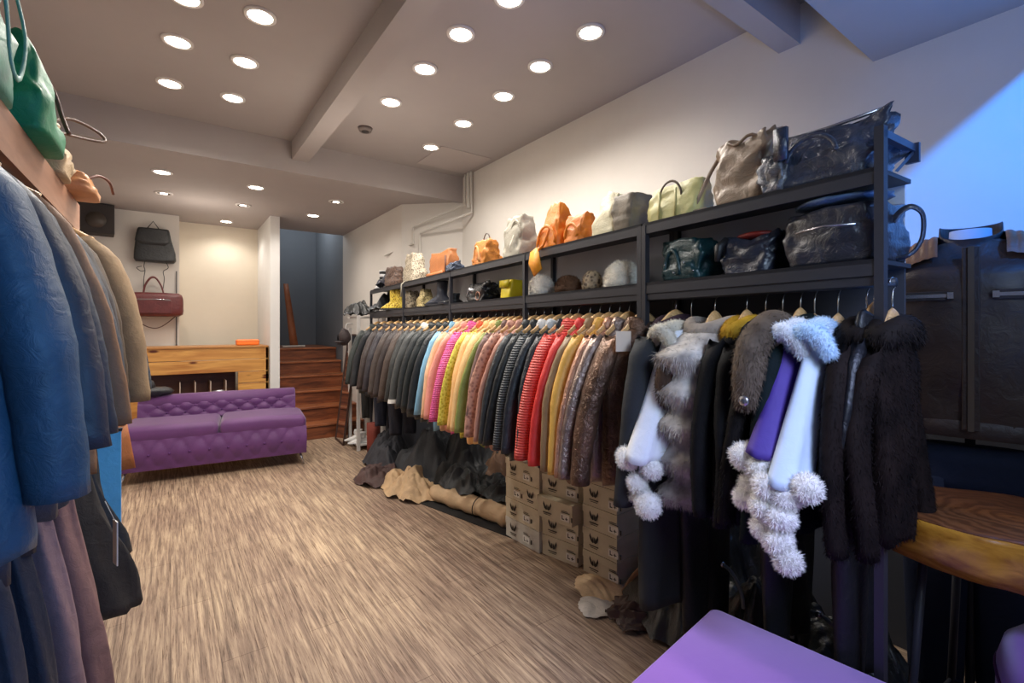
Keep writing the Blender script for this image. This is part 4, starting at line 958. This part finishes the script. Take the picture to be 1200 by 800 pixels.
# deep shade painted in: dark sheet over the lower wall behind the garments
struct('wall_shade_panel', MB().box(W-.015, W, .2, 4.70, 0, 1.62).box(W2-.015, W2, 5.22, 5.75, 0, 1.3).add([(W-.02,4.70,0),(W-.02,4.70,1.4),(W2-.015,5.19,1.4),(W2-.015,5.19,0)],[(0,1,2,3)]), wallmat((58,60,68)))

# ------------------------------------------------------------------ LEFT RACK
XB = -.35
lr = thing('left_clothes_rack', 'two tier clothes rack along the left wall with a wide brown wooden top board', 'clothes rack', (-.5, 1.6, 0))
MB().box(.13, .15, -1.6, 1.42, 1.90, 2.03).build('front_board', wood((150,104,78), (176,128,98), (8,1,8), 2, .5), lr, False)
MB().box(-.20, .13, -1.6, 1.42, 2.005, 2.03).build('top_board', wood((150,104,78), (176,128,98), (8,1,8), 2, .5), lr, False)
MB().tube([(0,-1.5,1.93),(0,1.42,1.93)], .013, 10).build('upper_rail', mblk, lr)
MB().tube([(0,-1.5,.98),(0,1.42,.98)], .013, 10).build('lower_rail', mblk, lr)
for y in (-1.5, 0, 1.40): MB().box(-.19,-.165,y,y+.025,0,2.0).box(-.18,.01,y,y+.02,1.92,1.945).box(-.18,.01,y,y+.02,.97,.995).build('upright', mblk, lr, False)
def lhang(y, L, zsh, mat, label, short, kind='leather_coat', cat='coat', tw=0, xo=-.5, zr=1.93, **kw):
    gi[0] += 1
    t = thing(kind, label, cat, (xo, y, zsh-L), PI+math.radians(tw))
    kw.setdefault('w', .22); kw.setdefault('splay', .09 if y > 1.5 else (.06 if y > 1 else .02))
    garment_parts(t, mat, L=L, seed=gi[0], **kw)
    hanger((xo, y), math.radians(tw)+PI, zsh+.012, label='pale wooden hanger carrying the '+short, zr=zr)
    return t
blu = (50,92,136)
lhang(.86, .86, 1.84, cloth((54,66,84), .5, .2, .35), 'dark slate blue leather coat nearest the picture edge on the left rack', 'nearest slate blue coat', th=.06, flare=.22, sleeve=.66, sl_rad=.07)
lhang(1.30, .84, 1.85, cloth((50,84,110), .5, .2, .4), 'bright blue leather coat on the left rack, bluest of all', 'bright blue coat', th=.085, flare=.42, sleeve=.66, sl_rad=.07)
lhang(1.52, .84, 1.86, cloth((52,58,72), .5, .2, .35), 'dark navy leather coat behind the bright blue one', 'dark navy coat', th=.05, flare=.32, sleeve=.62, sl_rad=.065)
lhang(1.68, .86, 1.86, cloth((58,66,78), .5, .2, .35), 'grey blue leather coat with tan lining edge', 'grey blue coat with tan edge', th=.045, flare=.36, sleeve=.62, sl_rad=.06, cmat=cloth((150,104,74), .6))
lhang(1.80, .82, 1.86, cloth((146,108,78), .65, .15, .3), 'narrow tan coat pressed between two dark coats on the left rack', 'narrow tan coat', th=.03, flare=.44, sleeve=.62, sl_rad=.055, xo=-.48)
lhang(2.02, .80, 1.86, cloth((66,74,84), .5, .2, .35), 'steel grey leather coat with wide flaring hem', 'steel grey coat', th=.06, flare=.40, sleeve=.58, sl_rad=.065)
lhang(2.28, .80, 1.87, cloth((78,74,74), .5, .2, .35), 'brownish grey leather jacket left of the suede one', 'brownish grey jacket', kind='leather_jacket', cat='jacket', th=.05, flare=.18, sleeve=.56, sl_rad=.06)
lhang(2.52, .78, 1.87, cloth((92,78,64), .6, .2, .35), 'dark taupe jacket with pointed shoulder at the end of the upper left rail', 'dark taupe jacket', kind='leather_jacket', cat='jacket', th=.05, flare=.12, sleeve=.6, sl_rad=.06)
lhang(2.70, .74, 1.88, cloth((146,122,92), .8, .2, .35), 'light brown suede jacket, last one at the far end of the upper left rail', 'light brown suede jacket', kind='suede_jacket', cat='jacket', th=.085, flare=.2, sleeve=.68, sl_rad=.085, xo=-.46)
lhang(2.98, .58, 1.72, spotted((40,54,72), (78,86,92), 70), 'blue grey mottled jacket peeking out behind the brown suede one', 'mottled blue jacket', kind='patterned_jacket', cat='jacket', th=.04, flare=.2, sleeve=.5, sl_rad=.055, xo=-.44, zr=1.93)
def drape(y, z0, L, mat, label, w=.24, th=.06, xo=-.44, name='leather_trousers', cat='trousers', seed=0, rag=.01, folds=6, out=.0):
    t = thing(name, label, cat, (xo, y, z0), 0)
    for nm, sx_, ww in (('trouser_leg',-.45,.55),('trouser_leg',.45,.55)) if cat == 'trousers' else (('skirt_panel',0,1),):
        rings = []
        for i in range(20):
            f = i/19; z = L*f; hw = w*ww*(.58+.55*(1-f)+.05*math.sin(f*7+seed)); cx = sx_*w*(.75+.35*(1-f)) + out*(1-f)
            rings.append([(cx+hw*math.cos(2*PI*k/44)*(1+.04*math.sin(f*9+k)), th*math.sin(2*PI*k/44)*(1+.35*math.sin(folds*2*PI*k/44+seed+f*2))*(.7+.5*(1-f)), z+(rag*math.sin(k*1.7+seed)*(f<.02))+.008*noise.noise(Vector((k*.4,f*5,seed)))) for k in range(44)])
        MB().loft(rings).build(nm, mat, t)
    MB().loft([[(w*.72*math.cos(2*PI*k/30), th*.8*math.sin(2*PI*k/30), L*z) for k in range(30)] for z in (.95,1.0,1.03)]).build('waistband', mat, t)
    return t
def lc(c, r=.6): return cloth(c, r, .2, .35)
drape(1.16, .10, .86, lc((36,44,62)), 'dark navy leather trousers nearest on the lower left rail', seed=1)
drape(1.36, .10, .88, lc((46,50,64)), 'charcoal blue trousers second on the lower left rail', seed=2, w=.25)
drape(1.58, .08, .88, lc((36,42,58)), 'midnight blue trousers third on the lower left rail', seed=3, w=.25)
drape(1.86, .08, .88, lc((134,108,114), .85), 'mauve suede trousers with creases on the lower left rail', seed=4, w=.25)
drape(2.10, .10, .86, lc((132,100,98), .85), 'dusty brown mauve trousers with ragged hem', seed=5, w=.27, rag=.03)
drape(2.42, .34, .68, lc((58,54,52), .9), 'dark grey wool skirt at the far end of the lower left rail', seed=6, w=.28, name='wool_skirt', cat='skirt', out=.03, th=.045)
drape(2.78, .42, .56, lc((46,50,56), .5), 'short dark leather skirt at the end of the lower left rail', seed=7, w=.25, name='leather_skirt', cat='skirt')
q = (-.165, 2.27, .58)
o = thing('garment_label', 'white paper garment tag dangling beside the dark grey skirt shape', 'tag', q, .3)
MB().box(-.002,.002,-.025,.025,0,.16).build('paper', plain((226,226,224), .7), o, False); MB().tube([(0,0,.155),(-.03,.0,.24)], .0015, 5).build('string', plain((200,200,196), .7), o)
# blue poster like panel and tan strip past the end of the rack
q = at_z(118, 560, .52)
pa = at_y(115, 507, 3.25); 
o = thing('blue_garment_bag', 'bright blue flat garment bag standing past the end of the left rack', 'garment bag', (-.46, 3.28, .0), 0)
MB().loft([[(x, y, z) for x, y in ((-.05,-.015),(.245,-.015),(.245,.015),(-.05,.015))] for z in (0,.3,.6,.9)]).build('bag_panel', cloth((84,172,240), .4, .1, .2), o, False)
MB().box(-.055,.25,-.017,.017,.9,.915).build('top_seam', mblk, o, False)
o = thing('tan_leather_skirt', 'tan orange leather skirt hanging beside the left end of the purple sofa', 'skirt', (-.30, 3.42, .66), 0)
MB().loft([[((.10+.04*(1-f))*math.cos(2*PI*k/24), .03*math.sin(2*PI*k/24)*(1+.3*math.sin(4*2*PI*k/24)), .27*f) for k in range(24)] for f in (0,.3,.6,1)]).build('skirt_panel', cloth((166,100,56), .6, .15, .3), o)
MB().loft([[(.102*math.cos(2*PI*k/24), .034*math.sin(2*PI*k/24), z) for k in range(24)] for z in (.25,.29)]).build('waistband', cloth((90,60,40), .6), o)
# bags on the left board
grn = cloth((18,128,84), .5, .12, .35); tgr = cloth((76,146,120), .5, .12, .3)
def lbag(y, w, d, h, mat, label, x=-.47, tw=0, name='leather_handbag', cat='handbag', parts=(), z=2.031, **kw):
    t = thing(name, label, cat, (x, y, z), math.radians(tw))
    softbox(w, d, h, seed=y*3, **kw).build('bag_body', mat, t)
    for nm, mb, mt in parts: mb.build(nm, mt, t)
    return t
lbag(1.66, .34, .22, .36, tgr, 'pale teal green leather bag with long straps at the top left corner', x=-.44, top_pinch=.6, wr=.016, name='shoulder_bag',
     parts=[('long_strap', MB().tube([(.10,-.12,.34),(.13,-.10,.20),(.13,-.04,.06),(.13,.04,.05),(.13,.10,.18),(.10,.12,.34)], .008, 8, .5), cloth((120,176,156), .5)), ('knot', MB().tube([(.04,.14,.36),(.08,.18,.37),(.10,.20,.35)], .006, 6), cloth((40,50,46), .5))])
lbag(2.10, .32, .20, .29, grn, 'vivid emerald green leather bag on the brown board of the left rack', x=-.39, top_pinch=.45, wr=.014, top_len=.8, name='shoulder_bag',
     parts=[('brown_handle', MB().tube([(.04,.10,.27),(.06,.17,.24),(.08,.18,.16),(.10,.16,.10)], .007, 8), cloth((96,60,44), .5))])
lbag(2.52, .20, .20, .20, cloth((186,160,124), .6, .15, .7), 'crumpled beige cloth pouch beyond the emerald green bag', x=-.42, top_pinch=.5, wr=.03, name='cloth_pouch', cat='bag',
     parts=[('loop_handle', MB().tube([(.02,.02,.20),(.08,.10,.27),(.16,.16,.26),(.19,.16,.22),(.12,.10,.20),(.05,.03,.19)], .006, 6), cloth((120,96,80), .5))])
lbag(2.82, .24, .20, .09, cloth((204,146,98), .45, .1, .3), 'tan orange open leather pouch lying at the far end of the board', x=-.36, top_pinch=.5, wr=.010, name='leather_pouch', cat='bag',
     parts=[('open_rim', MB().tube([(.06,-.10,.05),(.10,-.05,.09),(.13,.04,.09),(.14,.10,.05)], .006, 6), cloth((110,66,50), .5))])

# ------------------------------------------------------------------ LEATHER JACKET ON MANNEQUIN
mq = thing('mannequin', 'mannequin wearing the brown biker jacket and blue jeans behind the log stool', 'mannequin', (2.34,.42,0), math.radians(-79))
# local -y faces the photographer
skin = plain((170,176,186), .5, 0, 'form_fabric')
MB().loft([[(a_*math.cos(2*PI*k/28), b2*math.sin(2*PI*k/28), z) for k in range(28)] for z, a_, b2 in ((1.10,.15,.10),(1.25,.14,.10),(1.45,.17,.11),(1.56,.18,.10),(1.66,.12,.08),(1.71,.06,.055),(1.80,.056,.05))]).build('torso_form', skin, mq)
MB().cyl((0,0,0), .16, .015, 32).build('base_plate', mblk, mq); MB().cyl((0,0,.01), .014, 1.1, 12).build('pole', mblk, mq)
t = thing('biker_jacket', 'dark brown leather biker jacket with stand collar and quilted tan shoulders on the mannequin', 'jacket', (2.34,.42,1.08), math.radians(-79))
jk = cloth((54,40,35), .45, .2, .35, 7, 0, 0, .25); jt = cloth((122,82,54), .45, .15, .3)
JL = .68
rings = []
for i in range(31):
    f = i/30; z = JL*f
    if f < .84: hw = .225+.045*f + .02*math.sin(f*PI); th = .125+.02*math.sin(f*PI)
    else:
        g = min(1, (f-.84)/.16); hw = .27*(1-g)**.55*1.0+.068*(1-(1-g)**.55); th = .125*(1-g*.45)
    rings.append([(hw*se(2*PI*j/56,.75)[0], th*se(2*PI*j/56,.8)[1]*(1+.03*math.sin(5*2*PI*j/56+f*4)*(1-f))+.008*noise.noise(Vector((j*.3,z*9,1))), z) for j in range(56)])
MB().loft(rings, False).build('body', jk, t)
for sg in (-1,1):
    P = [(sg*.235,0,.61),(sg*.29,.0,.53),(sg*.315,.0,.40),(sg*.325,-.01,.25),(sg*.325,-.02,.10),(sg*.315,-.03,-.04)]
    R_ = [.066,.078,.076,.068,.060,.05]
    pp = []; rr_ = []
    for i in range(26):
        q_ = i/25*5; a_ = min(4, int(q_)); g = q_-a_
        pp.append(tuple(P[a_][k]*(1-g)+P[a_+1][k]*g for k in range(3))); rr_.append((R_[a_]*(1-g)+R_[a_+1]*g)*(1+.05*math.sin(i*1.9)))
    MB().tube(pp, rr_, 20).build('sleeve', jk, t)
    # quilted shoulder panel, draped over the shoulder line
    rg = []
    for i in range(41):
        g = i/40; xx = .085+.172*g; u_ = min(1, (xx-.068)/.202); x = sg*xx; zt = JL*(.84+.16*(1-u_**(1/.55)))+.006; k = .006*abs(math.sin(g*PI*7))
        rg.append([(x, -.128+.02*g, zt-.065+k*.5), (x, -.118+.02*g, zt-.02+k), (x, -.07, zt+.012+k), (x, .0, zt+.022+k), (x, .05, zt+.012+k), (x,.09, zt-.03)])
    V = [p for r in rg for p in r]; F = [(i*6+j, i*6+j+1, (i+1)*6+j+1, (i+1)*6+j) for i in range(40) for j in range(5)]
    MB().add(V, F).build('quilted_shoulder', jt, t)
    zp = MB().box(sg*.06, sg*.19, -.158, -.150, .475, .487).build('chest_zip', silver, t, False)
    MB().box(sg*.055-.004, sg*.055+.012, -.164, -.156, .470, .492).build('zip_pull', silver, zp, False)
    MB().box(sg*.055, sg*.20, -.154, -.146, .465, .497).build('zip_placket', cloth((46,34,32), .5), t, False, .002)
MB().box(-.008,.008,-.156,-.150,.02,.645).build('front_zip', plain((110,100,90), .3, .8), t, False)
MB().box(-.022,.022,-.149,-.140,.02,.645).build('zip_placket', cloth((50,36,32), .5), t, False, .003)
MB().loft([[( .080*math.cos(2*PI*j/32)*k, .075*math.sin(2*PI*j/32)*k, z-(.062*max(0,-math.sin(2*PI*j/32))**.5 if z > JL+.03 else 0)) for j in range(32)] for z, k in ((JL-.04,1.15),(JL+.0,1.08),(JL+.058,1.04),(JL+.062,1.0),(JL+.0,.98))], False).build('stand_collar', cloth((40,32,32), .4), t)
MB().loft([[(.228*k*se(2*PI*j/48,.75)[0], .128*k*se(2*PI*j/48,.8)[1], z) for j in range(48)] for z, k in ((-.01,.99),(.0,1.02),(.045,1.03),(.05,1.0))], False).build('waistband', cloth((54,42,40), .45), t)
trousers(0, 0, .08, .96, cloth((14,26,52), .85, .15, .3), 'dark blue jeans worn by the mannequin below the brown biker jacket', wleg=.105, rz=math.radians(-79), loc=(2.34,.42), name='jeans', seed=9)

# ------------------------------------------------------------------ LOG STOOL
sl = thing('log_stool', 'tall stool with thick live edge wooden slab seat on thin black legs', 'stool', (1.86,.25,0), 0)
out = []
for j in range(72):
    a_ = 2*PI*j/72
    r = 1+.06*math.sin(3*a_+.6)+.035*math.sin(5*a_+2)+.022*math.sin(9*a_)+.008*math.sin(17*a_)
    out.append((math.cos(a_)*.245*r, math.sin(a_)*.29*r))
rings = [[(x*k, y*k, z) for x, y in out] for z, k in ((.805,.88),(.813,.94),(.845,.985),(.89,1.0),(.918,.99),(.927,.975),(.93,.955))]
bark = wood((140,88,22), (206,150,52), (4,4,14), 2.0, .25)
MB().loft([[p for p in r] for r in rings], True).build('bark_edge', bark, sl)
tm, nt, b = newmat('slab_top'); tc = nt.nodes.new('ShaderNodeTexCoord'); w_ = nt.nodes.new('ShaderNodeTexWave'); w_.wave_type = 'RINGS'; w_.rings_direction = 'Z'
w_.inputs['Scale'].default_value = 9; w_.inputs['Distortion'].default_value = 9; w_.inputs['Detail'].default_value = 4; w_.inputs['Detail Scale'].default_value = 1.5
nt.links.new(tc.outputs['Object'], w_.inputs['Vector']); nt.links.new(ramp(nt, w_.outputs['Fac'], [(.1, rgb(98,58,30)), (.9, rgb(128,80,44))]), b.inputs['Base Color']); b.inputs['Roughness'].default_value = .3
b.inputs['Coat Weight'].default_value = .4
MB().loft([[(x*.955, y*.955, .9305) for x, y in out], [(x*.94, y*.94, .933) for x, y in out]]).build('slab_top', tm, sl)
for x, y in ((-.10,.16),(.18,.14),(.12,-.12)):
    MB().tube([(x,y,.85),(x*1.3,y*1.3,.0)], .011, 10).build('leg', mblk, sl)
MB().tube([(-.12,.19,.30),(.215,.168,.30),(.144,-.144,.30),(-.12,.19,.30)], .008, 8, sm=False).build('foot_rest', mblk, sl)

# ------------------------------------------------------------------ FOREGROUND PURPLE BENCH + ARMCHAIR
pv = cloth((136,74,184), .75, .06, .06, 3, 0, .6)
zt = .54
A = at_z(835, 709, zt); B = at_z(1046, 800, zt)
bn = thing('velvet_bench', 'purple velvet bench seat with a sharp corner in the right foreground', 'bench', (A[0], A[1], 0), math.atan2(A[1]-B[1], A[0]-B[0])-PI/2)
def soft_slab(x0, x1, y0, y1, z0, z1, r=.02):
    rg = []
    for z, k in ((z0,r),(z0+r,0),(z1-r,0),(z1-r*.3,r*.3),(z1,r)):
        pts = []
        for (cx, cy, a0) in ((x1-r-k*.5,y1-r-k*.5,0),(x0+r+k*.5,y1-r-k*.5,PI/2),(x0+r+k*.5,y0+r+k*.5,PI),(x1-r-k*.5,y0+r+k*.5,1.5*PI)):
            for i in range(6): a_ = a0+PI/2*i/5; pts.append((cx+r*math.cos(a_), cy+r*math.sin(a_), z))
        rg.append(pts)
    return MB().loft(rg)
soft_slab(-1.25, 0, -.80, 0, .38, zt, .022).build('seat_cushion', pv, bn)
soft_slab(-1.23, -.02, -.78, -.02, .12, .38, .015).build('seat_frame', pv, bn)
MB().tube([(-1.24,-.002,.41),(-.01,-.002,.41),(-.001,-.02,.41),(-.001,-.79,.41)], .004, 6, sm=False).build('piping', purD, bn)
for x in (-1.15,-.08):
    for y in (-.72,-.08): MB().tube([(x,y,.12),(x,y,0)], [.02,.012], 10).build('leg', mblk, bn)
ac = thing('velvet_armchair', 'purple upholstered armchair with rounded arm cut by the bottom right corner', 'armchair', (1.70,.04,0), .25)
MB().loft([[(.225*k*se(2*PI*j/48,.7)[0], .215*k*se(2*PI*j/48,.7)[1], z) for j in range(48)] for z, k in ((.10,.95),(.14,1),(.50,1.0),(.61,.985),(.66,.93),(.688,.82),(.696,.6))]).build('rounded_arm', pv, ac)
MB().tube([(.217*.985*se(2*PI*j/48,.7)[0], .217*.985*se(2*PI*j/48,.7)[1], .60) for j in range(49)], .004, 6).build('piping', purD, ac)
for x, y in ((-.12,-.12),(.12,-.12),(-.12,.12),(.12,.12)): MB().tube([(x,y,.11),(x,y,0)], .015, 8).build('leg', mblk, ac)

# ------------------------------------------------------------------ LIGHT
wd = bpy.data.worlds.new('shop_world'); scn.world = wd; wd.use_nodes = True
bg = wd.node_tree.nodes['Background']; bg.inputs[0].default_value = (.32,.42,.62,1); bg.inputs[1].default_value = .25
def area(name, loc, target, sx, sy, power, col, spread=180):
    l = bpy.data.lights.new(name, 'AREA'); l.shape = 'RECTANGLE'; l.size = sx; l.size_y = sy; l.energy = power; l.color = col; l.spread = math.radians(spread)
    o = bpy.data.objects.new(name, l); link(o); o.location = loc
    o.rotation_euler = (Vector(target)-Vector(loc)).to_track_quat('-Z', 'Y').to_euler(); return o
# blue sky light through the shop front
l = bpy.data.lights.new('daylight_spot', 'SPOT'); l.energy = 2500; l.color = (.02,.24,1.0); l.spot_size = math.radians(26); l.spot_blend = .6; l.shadow_soft_size = .12
o = bpy.data.objects.new('daylight_spot', l); link(o); o.location = (-.4,-2.2,4.5); o.rotation_euler = (Vector((2.7,.2,2.5))-Vector((-.4,-2.2,4.5))).to_track_quat('-Z','Y').to_euler()
area('daylight_window', (1.0,-.9,1.7), (-.4,1.2,1.2), .8, 1.4, 5.5, (.22,.52,1.0), 70)
area('daylight_fill_furs', (.6,-.7,2.2), (1.5,1.2,1.2), .6, .8, 4.5, (.62,.80,1.0), 75)  # added fill aimed at the furs to brighten the white shawls
area('daylight_fill_ceiling', (1.3,-.7,1.0), (2.0,.4,2.8), .6, .6, 7, (.15,.36,1.0), 75)  # added blue fill from below, tints the near ceiling and upper wall
area('daylight_bench', (.9,-.6,2.3), (1.3,.7,.5), .5, .5, 4, (.45,.5,1.0), 60)
def pt(loc, p, col=(1,.90,.78), r=.25):  # unseen fill points without fixtures, added to lift room and stairwell
    l = bpy.data.lights.new('room_fill', 'POINT'); l.energy = p; l.color = col; l.shadow_soft_size = r
    o = bpy.data.objects.new('room_fill', l); link(o); o.location = loc
pt((1.7, 8.3, 3.3), 16, (.85,.93,1)); pt((.3, 6.4, 2.4), 12); pt((1.2,3.6,2.3), 14); pt((1.0,1.8,2.3), 5)
# ------------------------------------------------------------------ CAMERA
cd_ = bpy.data.cameras.new('camera'); cam = bpy.data.objects.new('camera', cd_); link(cam)
cd_.sensor_fit = 'HORIZONTAL'; cd_.sensor_width = 36; cd_.lens = 555/1200*36; cd_.shift_y = (384-400)/1200.0; cd_.clip_start = .02
cam.location = (0,0,H0); cam.rotation_euler = (PI/2, 0, -TH)
scn.camera = cam
scn.view_settings.view_transform = 'Standard'; scn.view_settings.look = 'None'; scn.view_settings.exposure = 0.0; scn.view_settings.gamma = 1.0
